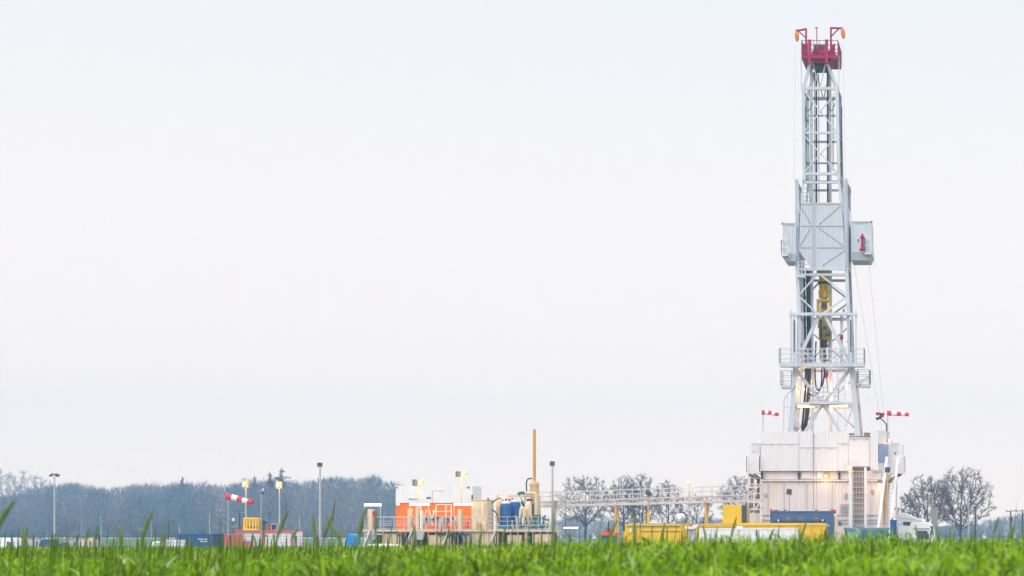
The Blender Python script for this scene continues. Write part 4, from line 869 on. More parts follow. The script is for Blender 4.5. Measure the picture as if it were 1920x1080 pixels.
# power poles
def power_pole(pxx, yt, Y, arm, label, dark=BROWN):
    t_ = thing('power_pole', label, 'power pole', (X(pxx, Y), Y, ground_z(Y) - .05), 'power poles beyond the site')
    MB().tube([(X(pxx, Y), Y, ground_z(Y) - .05), P(pxx, yt + 2, Y)], [.14, .11], 8).build('pole', DARK, t_)
    MB().bar(P(pxx - arm, yt + 1.5, Y), P(pxx + arm, yt, Y), .1, .1).build('crossarm', DARK, t_)
    g = MB(); [g.lathe(P(pxx + arm * k, yt, Y), [(.05, Z(yt, Y)), (.05, Z(yt - 2.5, Y))], 6) for k in (-.9, 0, .9)]; g.build('insulator', DARK, t_)
power_pole(1895, 958, 260, 9, 'dark power pole with a crossarm and a box near the right edge'); MB().pbox(1892.5, 1899, 970, 978, 259.8, .5).build('transformer', DARK, bpy.data.objects['power_pole'])
power_pole(1917, 957, 250, 12, 'dark T shaped power pole cut by the right edge of the picture')
power_pole(449, 958, 270, 8, 'dark T shaped power pole seen between the windsock pole and the yellow cage')
power_pole(1829, 952, 300, 3, 'thin short armed power pole in front of the right bare tree trunk')
# wires
# ------------------------------------------------------------ left group
container(333, 397, 1001, 156, 2.4, BLUE2, 'long blue ribbed container left of the red and white container', frame=BLUE2)
bc_ = bpy.data.objects['shipping_container.001']
for a_, b_, c_ in ((372, 390, 1010), (376, 386, 1014)):
    for q_ in np.arange(a_, b_, 3.2): MB().pbox(q_, q_ + 2, c_, c_ + 2.4, 155.96, .05).build('letter_block', WHITE, bc_)
container(398, 420, 1001, 154, 2.4, mat('navy_paint', (.03, .06, .16), .5), 'short dark navy container end between the blue and red containers')
container(421, 435, 1001, 152, 2.2, mat('pink_red_paint', (.62, .14, .12), .5, stain=(.5, .3, .3), stain_amt=.4), 'short faded red container end beside the navy one')
rwc = container(436, 549, 994, 156, 2.4, WHITE, 'wide white container with a red top rail and red lower corner, carrying the yellow cage', ribs=True, frame=mat('faded_red_rail', (.50, .13, .12), .6))
MB().pbox(436, 549, 994.3, 998.5, 155.93, .1).build('top_band', MATS['faded_red_rail'], rwc); MB().pbox(436, 470, 1014, 1030, 155.93, .08).build('red_panel', MATS['pink_red_paint'], rwc); MB().pbox(491, 495, 996, 1040, 155.9, .1).build('middle_post', MATS['faded_red_rail'], rwc)
MB().pbox(498, 501, 1003, 1006, 155.9, .02).build('notice', DARK, rwc); MB().pbox(499, 503, 1022, 1028, 155.9, .04).build('notice', YEL, rwc)
yc = thing('yellow_cage', 'yellow round barred cage standing on the red and white container', 'cage', tuple(P(472, 994, 157)))
g = MB(); c = P(472, 994, 157.3); R0 = 14.5 / F * 157
for i in range(16):
    a = 2 * math.pi * i / 16; x, y = c.x + R0 * math.cos(a), c.y + R0 * .7 * math.sin(a); g.bar((x, y, Z(994, 157)), (x, y, Z(972, 157)), .09)
g.build('bars', YEL, yc)
for yy in (972.5, 993):
    g = MB(); pts = [(c.x + R0 * math.cos(2 * math.pi * i / 24), c.y + R0 * .7 * math.sin(2 * math.pi * i / 24), Z(yy, 157)) for i in range(25)]; g.tube(pts, .07, 6); g.build('ring', YEL, yc)
MB().pbox(464, 480, 987, 994, 157.3, .5).build('winch', DARK, yc)
mc = thing('engine_unit', 'black engine unit with hoses on the red and white container', 'engine', tuple(P(503, 994, 157)))
bevel(MB().pbox(488, 500, 978, 993.8, 157, .9).build('engine_block', DARK, mc), .06); MB().pbox(500, 520, 982, 983, 157, .8).pbox(500, 501, 982, 994, 157, .1).pbox(508, 509, 982, 994, 157, .1).pbox(519, 520, 982, 994, 157, .1).build('frame', GALV, mc); MB().pbox(501, 507, 985, 993, 157.2, .5).build('pump', BROWN, mc); MB().lathe(P(505.5, 989, 157), [(.1, Z(991, 157)), (.12, Z(989, 157)), (.06, Z(986.5, 157))], 8).build('filter', RED2, mc); MB().pbox(510, 517, 984, 993, 157.2, .5).build('pump', DARK, mc)
MB().tube(spline([P(489, 978, 156.9), P(493, 976.5, 156.9), P(499, 979, 156.9)]), .05, 6).build('hose', BLACK, mc)
an = thing('weather_mast', 'thin weather mast with a small anemometer between the two lit lamps', 'weather mast', (X(490, 153), 153, GZ))
MB().tube([(X(490, 153), 153, GZ), P(489.5, 926, 153)], .035, 6).build('pole', GALV, an); MB().bar(P(488, 925, 153), P(495, 924, 153), .05).lathe(P(493, 923, 153), [(.08, Z(927, 153)), (.1, Z(924, 153)), (.03, Z(922, 153))], 8).build('anemometer', DARK, an); MB().lathe(P(493, 918, 153), [(.05, Z(920, 153)), (.09, Z(918, 153)), (.04, Z(916, 153))], 8).build('sensor_cup', WHITE, an)
sg = thing('small_beacon_post', 'short post with a white sensor and yellow base beside the T pole', 'sensor post', (X(437, 154), 154, GZ)); MB().tube([(X(437.5, 154), 154, GZ), P(437.5, 972, 154)], .04, 6).build('pole', DARK, sg); MB().pbox(435.5, 438.5, 971, 977, 153.9, .15).build('sensor', WHITE, sg)
container(311, 330, 1012, 140, 1.6, WHITE, 'small white cabin end just left of the long blue container', 'cabin', 'site_cabin')
# ------------------------------------------------------------ vehicles behind the fence
CARW = mat('car_white_paint', (.82, .83, .84), .3, var=.02)
def car(x0, Y, L, H, m, label, van=False, name='parked_car', group='vehicles parked along the fence', flip=False):
    a = X(x0, Y); t_ = thing(name, label, 'van' if van else 'car', (a + L / 2, Y + .9, GZ), group)
    if van: prof = [(0, .35), (0, H * .93), (.12, H), (L * .72, H), (L * .84, H * .62), (L * .98, H * .5), (L, .4)]
    else: prof = [(0, .35), (0, H * .62), (L * .05, H * .66), (L * .16, H * .96), (L * .25, H), (L * .55, H), (L * .73, H * .66), (L * .97, H * .55), (L, .35)]
    if flip: prof = [(L - x, z) for x, z in prof][::-1]
    n_ = len(prof); W = 1.75; inset = .12
    def yy(z): return inset if z > H * .75 else 0
    A = [(a + x, Y + yy(z), GZ + z) for x, z in prof]; B = [(a + x, Y + W - yy(z), GZ + z) for x, z in prof]
    g = MB(); g.add(A + B, [tuple(range(n_)), tuple(range(2 * n_ - 1, n_ - 1, -1))] + [(i, i + n_, (i + 1) % n_ + n_, (i + 1) % n_) for i in range(n_)]); bevel(g.build('body', m, t_), .07, 3)
    def gw(pts, nm='side_window'):
        pts = [(L - x, z) for x, z in pts][::-1] if flip else pts
        k = len(pts); g = MB(); g.add([(a + x, Y + (inset if z > H * .75 else 0) - .03, GZ + z) for x, z in pts] + [(a + x, Y + .2, GZ + z) for x, z in pts], [tuple(range(k)), tuple(range(2 * k - 1, k - 1, -1))] + [(i, i + k, (i + 1) % k + k, (i + 1) % k) for i in range(k)]); g.build(nm, GLASS, t_)
    if van: gw([(L * .62, H * .6), (L * .62, H * .9), (L * .71, H * .9), (L * .79, H * .6)])
    else: gw([(L * .12, H * .68), (L * .2, H * .92), (L * .38, H * .94), (L * .38, H * .68)]); gw([(L * .4, H * .68), (L * .4, H * .94), (L * .54, H * .94), (L * .67, H * .68)])
    for k in (.2, .8): wheel(t_, a + L * k, Y - .03, .32, .2); wheel(t_, a + L * k, Y + W - .17, .32, .2)
    return t_
car(-30, 134, 2.5, 2.05, CARW, 'white van roof cut by the left edge of the picture', van=True, name='parked_van')
car(640, 138, 4.4, 1.62, CARW, 'white car mostly hidden by the crop below the tan tank deck', flip=True)
car(276, 140, 1.9, 1.8, CARW, 'small white car with a dark side window left of the white cabin')
def hop(x0, x1, yt, Y, m, label, strip=None, name='waste_bin'):
    t_ = thing(name, label, 'bin', (X((x0 + x1) / 2, Y), Y + .7, GZ), 'bins and boxes behind the fence')
    a, b = x0, x1; bevel(MB().prism([(a + 3, yt), (b - 1, yt), (b, yt + 3), (b, 1050), (a, 1050), (a, yt + 7)], Y, 1.4).build('bin_body', m, t_), .04)
    MB().pbox(a + 3, b - 1, yt - 1, yt, Y - .04, 1.48).build('lid', m, t_)
    if strip: MB().pbox(strip[0], strip[1], yt - 1.8, yt + .5, Y - .08, .2).build('amber_light', E_BEAC, t_)
    MB().pbox(b - 5, b - 2, yt + 3, yt + 12, Y - .03, .03).build('door_panel', DARK, t_)
hop(31, 72, 1012, 136, mat('pale_grey_paint', (.55, .54, .53), .5), 'pale grey cabin with an orange roof light near the left edge', (40, 50), 'small_cabin')
hop(73, 91, 1013, 134, BLUE2, 'bright blue bin standing right of the pale grey cabin')
hop(93, 116, 1018, 136, BLUE, 'lower dark blue bin under the winged lamp pole')
hop(120, 144, 1013, 137, MATS['pale_grey_paint'], 'pale sloping topped bin right of the dark blue bin')
hop(145, 172, 1012, 135, mat('warm_white_paint', (.66, .63, .58), .5), 'off white bin with a long orange light on its lid', (158, 171))
bl = thing('blue_tarpaulin', 'bright blue tarpaulin heap left of the tan tank deck', 'tarpaulin', (X(656, 150), 150, GZ)); bevel(MB().prism([(648, 1012), (650, 1004), (653, 1000.5), (662, 1002), (665, 1008), (664, 1046), (646, 1046)], 150, 1.5).build('tarpaulin_sheet', mat('tarp_blue', (.02, .25, .55), .4), bl), .08)
MB().pbox(641, 646, 1009, 1048, 150.3, .8).build('pallet_stack', WHITE, bl)
# ------------------------------------------------------------ fence
fe = thing('wire_fence', 'dark wire mesh fence with thin posts along the left edge of the site', 'fence', (X(300, 120), 120, ground_z(120)))
zg = ground_z(120); zt = Z(1004, 120)
x = -60
while x < 660:
    MB().bar((X(x, 120), 120, zg), (X(x, 120), 120, zt + random.uniform(-.03, .08)), .09).build('fence_post', DARK, fe); x += 41
g = MB(); k = zg + .1
while k <= zt: g.tube([(X(-60, 120), 120.04, k), (X(660, 120), 120.04, k)], .006, 4); k += .2
x = X(-60, 120)
while x < X(660, 120): g.bar((x, 120.05, zg), (x, 120.05, zt - .05), .004); x += .25
g.build('wire_mesh', DARK, fe)

# ============================================================ TREES
BARKR = mat('brown_tree_bark', (.085, .05, .05), .9, var=.2)
BARK = mat('bare_tree_bark', (.055, .038, .045), .9, var=.2)
BUSHB = mat('bush_bark', (.14, .09, .085), .9, var=.2)
BARKF = bpy.data.materials.new('far_wood_hazed_bark'); BARKF.use_nodes = True; n = BARKF.node_tree; bs = n.nodes['Principled BSDF']; bs.inputs['Roughness'].default_value = .9
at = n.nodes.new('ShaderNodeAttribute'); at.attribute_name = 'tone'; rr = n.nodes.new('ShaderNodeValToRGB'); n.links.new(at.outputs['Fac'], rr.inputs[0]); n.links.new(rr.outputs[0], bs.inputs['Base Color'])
el = rr.color_ramp.elements; el[0].position = 0; el[0].color = (.08, .115, .13, 1); el[1].position = 1; el[1].color = (.29, .22, .24, 1)  # bark tones lightened and blued, putting part of the haze into the colour
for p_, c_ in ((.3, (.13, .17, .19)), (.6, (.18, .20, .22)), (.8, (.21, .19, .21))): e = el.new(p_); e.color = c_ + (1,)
PALEB = mat('birch_bark', (.55, .54, .52), .9, var=.2)
PINE = mat('pine_needles', (.06, .095, .09), .9, var=.3)
def grow(seed, H, Wd, n_att=520, base=.16, twigs=3, thick=.014):
    """bare winter tree: branches grow towards points spread through the crown; returns (thick limbs, thin limbs and twigs)"""
    rg = np.random.default_rng(seed); D = .026 * H; cz = H * (base + 1) / 2 + .02 * H; rz = H * (1 - base) / 2
    u = rg.normal(size=(n_att, 3)); u /= np.linalg.norm(u, axis=1, keepdims=True); q = u * rg.uniform(.12, 1, (n_att, 1)) ** .45
    lob = 1 + .13 * np.sin(3 * np.arctan2(u[:, 1], u[:, 0]) + seed) + .10 * np.sin(5 * u[:, 2] * 2 + seed * 2)
    att = np.stack([q[:, 0] * Wd / 2 * lob, q[:, 1] * Wd / 2 * lob, cz + q[:, 2] * rz * (.90 + .1 * lob)], 1); att = att[att[:, 2] > H * base]; att[:, 2] = np.minimum(att[:, 2], H)
    att[:, :2] *= np.clip((att[:, 2:3] / H - base) * 4.5 + .25, 0, 1)
    nodes = [np.array([0., 0, 0])]; par = [-1]; z = 0
    while z < H * base: z += D; nodes.append(np.array([nodes[-1][0] + rg.normal() * D * .1, rg.normal() * D * .1, z])); par.append(len(nodes) - 2)
    best = np.full(len(att), 1e9); bi = np.zeros(len(att), int)
    def upd(i0):
        nonlocal best, bi
        for k in range(i0, len(nodes)):
            d = np.linalg.norm(att - nodes[k], axis=1); m_ = d < best; best[m_] = d[m_]; bi[m_] = k
    upd(0); seen = {}
    for it in range(90):
        if not len(att): break
        i0 = len(nodes)
        for k in np.unique(bi):
            dv = att[bi == k] - nodes[k]; dv /= np.linalg.norm(dv, axis=1, keepdims=True); v = dv.mean(0) + rg.normal(size=3) * .16 + np.array([0, 0, .10]); v /= np.linalg.norm(v)
            seen[k] = seen.get(k, 0) + 1
            if seen[k] > 4: continue
            nodes.append(nodes[k] + v * D); par.append(k)
        if len(nodes) == i0: break
        upd(i0); keep = best > D * 1.5; att = att[keep]; best = best[keep]; bi = bi[keep]
    n_ = len(nodes); R = np.zeros(n_); kids = np.zeros(n_, int)
    for k in range(n_ - 1, 0, -1):
        if kids[k] == 0: R[k] = thick ** 2.25
        R[par[k]] += R[k]; kids[par[k]] += 1
    R = R ** (1 / 2.25); T, K = [], []
    R *= min(1, .030 * H / R[0]); R = np.maximum(R, thick * .8)
    for k in range(1, n_):
        a, b = nodes[par[k]], nodes[k]; sgm = (Vector(a), Vector(b), R[par[k]] if par[k] else R[0] * 1.15, R[k]); (T if R[k] > .0085 * H else K).append(sgm)
        if R[k] < .0045 * H:
            ax = b - a; ax /= np.linalg.norm(ax)
            for t_ in range(twigs + (2 if kids[k] == 0 else 0)):
                o = a + (b - a) * rg.uniform(); v = ax * .7 + rg.normal(size=3) * .5 + np.array([0, 0, .25]); v /= np.linalg.norm(v); L = H * rg.uniform(.025, .06); m1 = o + v * L * .5; v2 = v + rg.normal(size=3) * .25
                K.append((Vector(o), Vector(m1), thick * .75, thick * .65)); K.append((Vector(m1), Vector(m1 + v2 * L * .5), thick * .65, thick * .5))
    return T, K
def seg_mesh(name, S, m, n=3):
    if not S: return None
    A = np.array([s[0] for s in S]); B = np.array([s[1] for s in S]); ra = np.array([s[2] for s in S]); rb = np.array([s[3] for s in S])
    D = B - A; L = np.linalg.norm(D, axis=1, keepdims=True); D /= np.maximum(L, 1e-6)
    up = np.where(np.abs(D[:, 2:3]) > .9, np.array([[1., 0, 0]]), np.array([[0, 0, 1.]])); U = np.cross(D, up); U /= np.linalg.norm(U, axis=1, keepdims=True); V = np.cross(U, D)
    vs = []
    for Q, r in ((A, ra), (B, rb)):
        for j in range(n): a = 2 * math.pi * j / n; vs.append(Q + (U * math.cos(a) + V * math.sin(a)) * r[:, None])
    v = np.stack(vs, 1).reshape(-1, 3); k = len(S); base = (np.arange(k) * 2 * n)[:, None]
    f = np.concatenate([base + np.array([[j, (j + 1) % n, n + (j + 1) % n, n + j]]) for j in range(n)], 0)
    return np_mesh(name, v, f, m)
def np_mesh(name, v, f, m, smooth_=False):
    me = bpy.data.meshes.new(name); me.vertices.add(len(v)); me.vertices.foreach_set('co', v.astype(np.float32).ravel())
    me.loops.add(f.size); me.loops.foreach_set('vertex_index', f.astype(np.int32).ravel()); me.polygons.add(len(f))
    me.polygons.foreach_set('loop_start', np.arange(0, f.size, f.shape[1], dtype=np.int32)); me.polygons.foreach_set('loop_total', np.full(len(f), f.shape[1], dtype=np.int32))
    me.update(calc_edges=True); me.materials.append(m)
    return me
def bare_tree(pxx, yt, wpx, Y, seed, label, m=BARK, group=None, n_att=640, thick=.02, base=.16, name='bare_tree', twigs=5):
    gz = ground_z(Y) - .05; H = Z(yt, Y) - gz; W = wpx * 1.18 / F * Y
    T, K = grow(seed, H, W, n_att, base, twigs, thick)
    t_ = thing(name, label, 'tree', (X(pxx, Y), Y, gz), group)
    a = bpy.data.objects.new('trunk', seg_mesh('trunk', T, m, 7)); C.objects.link(a); a.parent = t_
    b = bpy.data.objects.new('crown', seg_mesh('crown', K, m, 3)); C.objects.link(b); b.parent = t_
    return t_
GT = 'bare winter trees beyond the walkway'
bare_tree(1097, 889, 88, 330, 3, 'round bare tree nearest the chimney, leftmost of those behind the walkway', group=GT)
bare_tree(1170, 892, 58, 335, 5, 'dense bare tree behind the walkway, left one of the touching pair', group=GT, n_att=800)
bare_tree(1203, 889, 60, 325, 8, 'dense bare tree behind the walkway, right one of the touching pair', group=GT, n_att=800)
bare_tree(1252, 900, 54, 330, 12, 'slim bare tree behind the walkway, left of the small lit lamp', group=GT, n_att=420)
bare_tree(1306, 925, 66, 320, 17, 'low wide bare tree behind the walkway, under the small lit lamp', group=GT, n_att=260, twigs=3)
bare_tree(1385, 893, 72, 335, 21, 'bare tree behind the walkway closest to the base building', group=GT)
GR = 'bare trees at the right edge'
bare_tree(1740, 890, 84, 300, 31, 'bare tree just right of the truck, lower of the two big right ones', group=GR, m=BARKR, n_att=850)
bare_tree(1802, 878, 104, 295, 34, 'biggest bare tree on the right, behind the street lamp', group=GR, m=BARKR, n_att=950)
bare_tree(1704, 925, 44, 310, 37, 'small bare tree directly beside the right wall of the base building', group=GR, m=BARKR, n_att=330)
GF = 'pale bare trees rising over the left woods'
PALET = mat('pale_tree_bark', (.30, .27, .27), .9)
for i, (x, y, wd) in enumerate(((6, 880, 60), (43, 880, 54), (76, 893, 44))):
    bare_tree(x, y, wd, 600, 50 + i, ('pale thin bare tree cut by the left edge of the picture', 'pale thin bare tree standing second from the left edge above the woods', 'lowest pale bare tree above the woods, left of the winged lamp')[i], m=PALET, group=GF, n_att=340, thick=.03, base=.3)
GS = 'small bushy trees in front of the left woods'
for i, (x, y, wd, lab) in enumerate(((124, 970, 46, 'small round bushy tree right of the winged lamp pole'), (220, 974, 42, 'small round bushy tree halfway between the winged lamp and the blue container'), (312, 974, 38, 'small round bushy tree left of the blue container'), (445, 966, 60, 'small wide bushy tree behind the T shaped power pole'))):
    bare_tree(x, y, wd, 430, 70 + i, lab, m=BUSHB, group=GS, n_att=200, thick=.022, name='bushy_tree', twigs=4)

# ------------------------------------------------------------ the woods as one mass
def forest(name, label, prof, Y0, Y1, rows, seed, step_m, twigs, tw, m, trunks=True):
    rg = np.random.default_rng(seed); V = []; PV = []; TN = []
    xs_ = np.array([p[0] for p in prof], float); hs_ = np.array([p[1] for p in prof], float)
    def quads(A, B, w_):
        D = B - A; D = D / np.maximum(np.linalg.norm(D, axis=1, keepdims=True), 1e-6); R = rg.normal(size=D.shape); S = np.cross(D, R); S /= np.linalg.norm(S, axis=1, keepdims=True); S *= w_[:, None]
        return np.stack([A - S, A + S, B + S * .4, B - S * .4], 1).reshape(-1, 3)
    for r_ in range(rows):
        Y = Y0 + (Y1 - Y0) * r_ / max(1, rows - 1)
        x = X(xs_[0], Y) + rg.uniform(0, step_m)
        while x < X(xs_[-1], Y):
            pxx = x / Y * F + VX; top = np.interp(pxx, xs_, hs_) + rg.normal() * 3.0 + (0 if r_ < rows - 2 else 1)
            Yt = Y + rg.uniform(-4, 4); gz = ground_z(Yt) - .05; H = Z(top, Yt) - gz
            if r_ < 2: H *= rg.uniform(.80, .98)
            cw = rg.uniform(2.8, 4.6); n_ = twigs
            # twigs: upright fans from points inside an egg-shaped crown
            u = rg.uniform(size=n_) ** .7; th = rg.uniform(0, 2 * np.pi, n_); zr = rg.uniform(.0, 1, n_) ** .95; zr[:n_ // 9] *= .10
            rad = cw * np.sqrt(np.clip(1 - ((zr - .55) / .5) ** 2, .12, 1)) * np.sqrt(rg.uniform(size=n_))
            A = np.stack([x + rad * np.cos(th), Yt + rad * np.sin(th), gz + H * (.02 + zr * .88)], 1)
            out_ = np.stack([np.cos(th) * .45, np.sin(th) * .45, np.full(n_, 1.0)], 1) + rg.normal(size=(n_, 3)) * .38
            ln = rg.uniform(.5, 1.7, n_); B = A + out_ / np.linalg.norm(out_, axis=1, keepdims=True) * ln[:, None]; B[:, 2] = np.minimum(B[:, 2], gz + H + rg.uniform(-.2, .35, n_))
            V.append(quads(A, B, rg.uniform(.4, 1.0, n_) * tw)); tn = rg.uniform(); TN.append(np.full(len(V[-1]), tn))
            # trunk
            A = np.array([[x, Yt, gz]]); B = np.array([[x + rg.normal() * .3, Yt, gz + H * .8]])
            if trunks and r_ < 2 and rg.uniform() < .30:
                B = np.array([[x + rg.normal() * .2, Yt, gz + H * rg.uniform(.12, .5)]]); PV.append((A[0] + [0, -3, 0], B[0] + [0, -3, 0]))
            else: V.append(quads(A, B, np.array([.16]))); TN.append(np.full(4, tn))
            x += step_m * rg.uniform(.6, 1.4)
    v = np.concatenate(V); f = np.arange(len(v)).reshape(-1, 4)
    me = np_mesh(name, v, f, m); a_ = me.attributes.new('tone', 'FLOAT', 'POINT'); a_.data.foreach_set('value', np.concatenate(TN).astype(np.float32))
    o = bpy.data.objects.new(name, me); C.objects.link(o); tag(o, label, 'woods', kind='stuff')
    if PV:
        me = seg_mesh('pale_trunks', [(Vector(a), Vector(b), .13, .08) for a, b in PV], PALEB, 4); p = bpy.data.objects.new('pale_trunks', me); C.objects.link(p); p.parent = o; p['kind'] = 'stuff'
    return o
prof = [(-120, 925), (0, 926), (40, 922), (70, 912), (95, 905), (115, 901), (140, 904), (180, 910), (230, 908), (270, 904), (310, 903), (370, 899), (400, 902), (420, 906), (440, 900), (470, 896), (495, 893), (520, 892), (560, 898), (600, 892), (635, 885), (655, 892), (680, 886), (700, 885), (722, 892), (738, 900), (755, 912), (775, 935), (800, 965)]
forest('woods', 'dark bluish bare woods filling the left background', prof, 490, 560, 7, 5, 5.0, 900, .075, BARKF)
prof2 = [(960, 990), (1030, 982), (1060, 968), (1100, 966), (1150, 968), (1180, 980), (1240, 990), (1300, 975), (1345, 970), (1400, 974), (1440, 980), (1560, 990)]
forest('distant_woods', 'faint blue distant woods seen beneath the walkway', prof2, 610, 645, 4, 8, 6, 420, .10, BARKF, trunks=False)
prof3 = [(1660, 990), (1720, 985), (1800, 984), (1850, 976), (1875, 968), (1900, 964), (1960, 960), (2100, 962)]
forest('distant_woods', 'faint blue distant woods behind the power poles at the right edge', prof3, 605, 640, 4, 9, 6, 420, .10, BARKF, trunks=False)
# conifers
def conifer(pxx, yt, wpx, Y, seed, label):
    rg = np.random.default_rng(seed); gz = ground_z(Y); H = Z(yt, Y) - gz; W = wpx / F * Y / 2; t_ = thing('conifer', label, 'tree', (X(pxx, Y), Y, gz), 'dark conifers in the left woods')
    MB().tube([(X(pxx, Y), Y, gz), (X(pxx, Y), Y, gz + H)], [.25, .03], 7).build('trunk', BARKF, t_)
    V = []
    for k in range(46):
        z = H * (.3 + .7 * k / 46); rr = (min(4.2, (H - z) * .62) * (1.0 if k % 6 < 2 else .35) + .04) * rg.uniform(.6, 1.25)
        for a in rg.uniform(0, 6.28, 4 if z < H * .85 else 2):
            d = np.array([math.cos(a), math.sin(a), rg.uniform(-.25, .25)]); n_ = 34; tt = rg.uniform(0, 1, n_); ns = min(.28, .03 + rr * .13); A = np.array([0, 0, z]) + d * (tt * rr)[:, None] + rg.normal(size=(n_, 3)) * ns * .5; A[:, 2] -= tt * rr * .12
            B = A + (d * ns + rg.normal(size=(n_, 3)) * ns); S = np.cross(B - A, rg.normal(size=(n_, 3))); S = S / np.linalg.norm(S, axis=1, keepdims=True) * .07; V.append(np.stack([A - S, A + S, B + S * .5, B - S * .5], 1).reshape(-1, 3))
    v = np.concatenate(V); o = bpy.data.objects.new('crown', np_mesh('crown', v, np.arange(len(v)).reshape(-1, 4), PINE)); C.objects.link(o); o.parent = t_
conifer(506, 884, 24, 508, 1, 'dark conifer left of the tallest one, above the woods')
conifer(528, 876, 26, 506, 2, 'tallest dark conifer poking out above the woods between lamp and tall pole')
conifer(477, 891, 26, 520, 3, 'low dark conifer above the woods just right of the lit lamp')
conifer(342, 893, 22, 522, 4, 'small dark pine top above the woods over the blue container')

# ============================================================ CROP FIELD
gmm = bpy.data.materials.new('crop_leaf'); gmm.use_nodes = True; n = gmm.node_tree; bs = n.nodes['Principled BSDF']; outn = n.nodes['Material Output']
at = n.nodes.new('ShaderNodeAttribute'); at.attribute_name = 'tint'; rr = n.nodes.new('ShaderNodeValToRGB'); n.links.new(at.outputs['Fac'], rr.inputs[0]); el = rr.color_ramp.elements
el[0].position = 0; el[0].color = (.05, .10, .006, 1); el[1].position = 1; el[1].color = (.62, .72, .48, 1)
for p_, c_ in ((.25, (.10, .175, .006)), (.55, (.25, .47, .006)), (.82, (.42, .60, .02)), (.93, (.38, .48, .10))): e = el.new(p_); e.color = c_ + (1,)
n.links.new(rr.outputs[0], bs.inputs['Base Color']); bs.inputs['Roughness'].default_value = .5; bs.inputs['Specular IOR Level'].default_value = .2
tl = n.nodes.new('ShaderNodeBsdfTranslucent'); mxs = n.nodes.new('ShaderNodeMixShader'); mxs.inputs[0].default_value = .38
n.links.new(rr.outputs[0], tl.inputs[0]); n.links.new(bs.outputs[0], mxs.inputs[1]); n.links.new(tl.outputs[0], mxs.inputs[2]); n.links.new(mxs.outputs[0], outn.inputs[0])

def ribbons(base, H, lean, az, width, tint, nseg=4, curve=None, prof=None):
    """bent blades: base (n,3), H height, lean horizontal reach, az direction, width"""
    n_ = len(H); ts = np.linspace(0, 1, nseg + 1) ** .8; dirx = np.stack([np.cos(az), np.sin(az), np.zeros(n_)], 1); fa = rng.uniform(0, np.pi, n_); side = np.stack([np.cos(fa), np.sin(fa), np.zeros(n_)], 1)
    rows_ = []
    pr = prof or (lambda t: np.sin(np.pi * min(.98, (.25 + .75 * t))) ** .7 if t < .999 else .03)
    for t in ts:
        drop = np.clip(lean / np.abs(H), 0, 1) * .55 * (t ** 3) * H
        c = base + dirx * (lean * t ** 2)[:, None]; c[:, 2] += H * t - drop * .5
        wd_ = width * pr(t); rows_.append(c - side * wd_[:, None] / 2); rows_.append(c + side * wd_[:, None] / 2)
    v = np.stack(rows_, 1).reshape(-1, 3); k = 2 * (nseg + 1); bs_ = (np.arange(n_) * k)[:, None]
    f = np.concatenate([bs_ + np.array([[2 * i, 2 * i + 1, 2 * i + 3, 2 * i + 2]]) for i in range(nseg)], 0)
    tt = np.repeat(tint, k); return v, f, tt
def sample(n_, d0, d1, pw):
    u = rng.uniform(size=n_); d = (d0 ** pw + u * (d1 ** pw - d0 ** pw)) ** (1 / pw); tx = rng.uniform(-.58, .09, n_); return tx * d, d, tx
def clump(x, y, s, ph): return .5 + .25 * np.sin(x * s + ph) * np.cos(y * s * .8 + ph * 2) + .25 * np.sin(x * s * 2.3 - y * s * 1.7 + ph)
parts = []
def crop_h(x, y, tx):   # the crop stands a little lower towards the site
    far = np.clip((y - 14) / 60, 0, 1)
    return 1.018 - .105 * far + (clump(x, y, 2.6, .3) - .5) * .20 * (1 - .5 * far) + (clump(x, y, .3, 1.3) - .5) * .08 + np.clip((tx + .28) * .4, -.045, .055)
def tints(n_, x, y, mu=.43, sd=.2):
    t = np.clip(rng.normal(mu, sd, n_) + (clump(x, y, 1.6, 2.2) - .5) * .45, 0, .88); p_ = rng.uniform(size=n_) < .05; t[p_] = rng.uniform(.88, 1.0, p_.sum()); return t  # scattered near-white leaves stand in for sheen, put into the leaf tint
# upright leaf blades
N = 240000; x, y, tx = sample(N, 5, 106, .55); H = np.clip(crop_h(x, y, tx) - np.abs(rng.normal(size=N)) * .10, .45, 1.22)
parts.append(ribbons(np.stack([x, y, np.zeros(N)], 1), H, np.abs(rng.normal(size=N)) * .17 + .02, rng.uniform(0, 2 * np.pi, N), rng.uniform(.004, .010, N) * np.clip(y / 25, .85, 1.8), tints(N, x, y)))
# short side leaves high on the stems, pointing every way
N = 420000; x, y, tx = sample(N, 5, 90, .5); zt_ = crop_h(x, y, tx) - np.abs(rng.normal(size=N)) * .13; ln = rng.uniform(.05, .17, N); el_ = rng.uniform(.1, 1.5, N)
h_ = ln * np.sin(el_); h_ = np.where(np.abs(h_) < .012, .012, h_)
parts.append(ribbons(np.stack([x, y, np.maximum(.25, zt_ - np.maximum(h_, 0))], 1), h_, ln * np.cos(el_), rng.uniform(0, 2 * np.pi, N), rng.uniform(.006, .015, N) * np.clip(y / 25, .8, 1.7), tints(N, x, y, .42, .26), nseg=3))
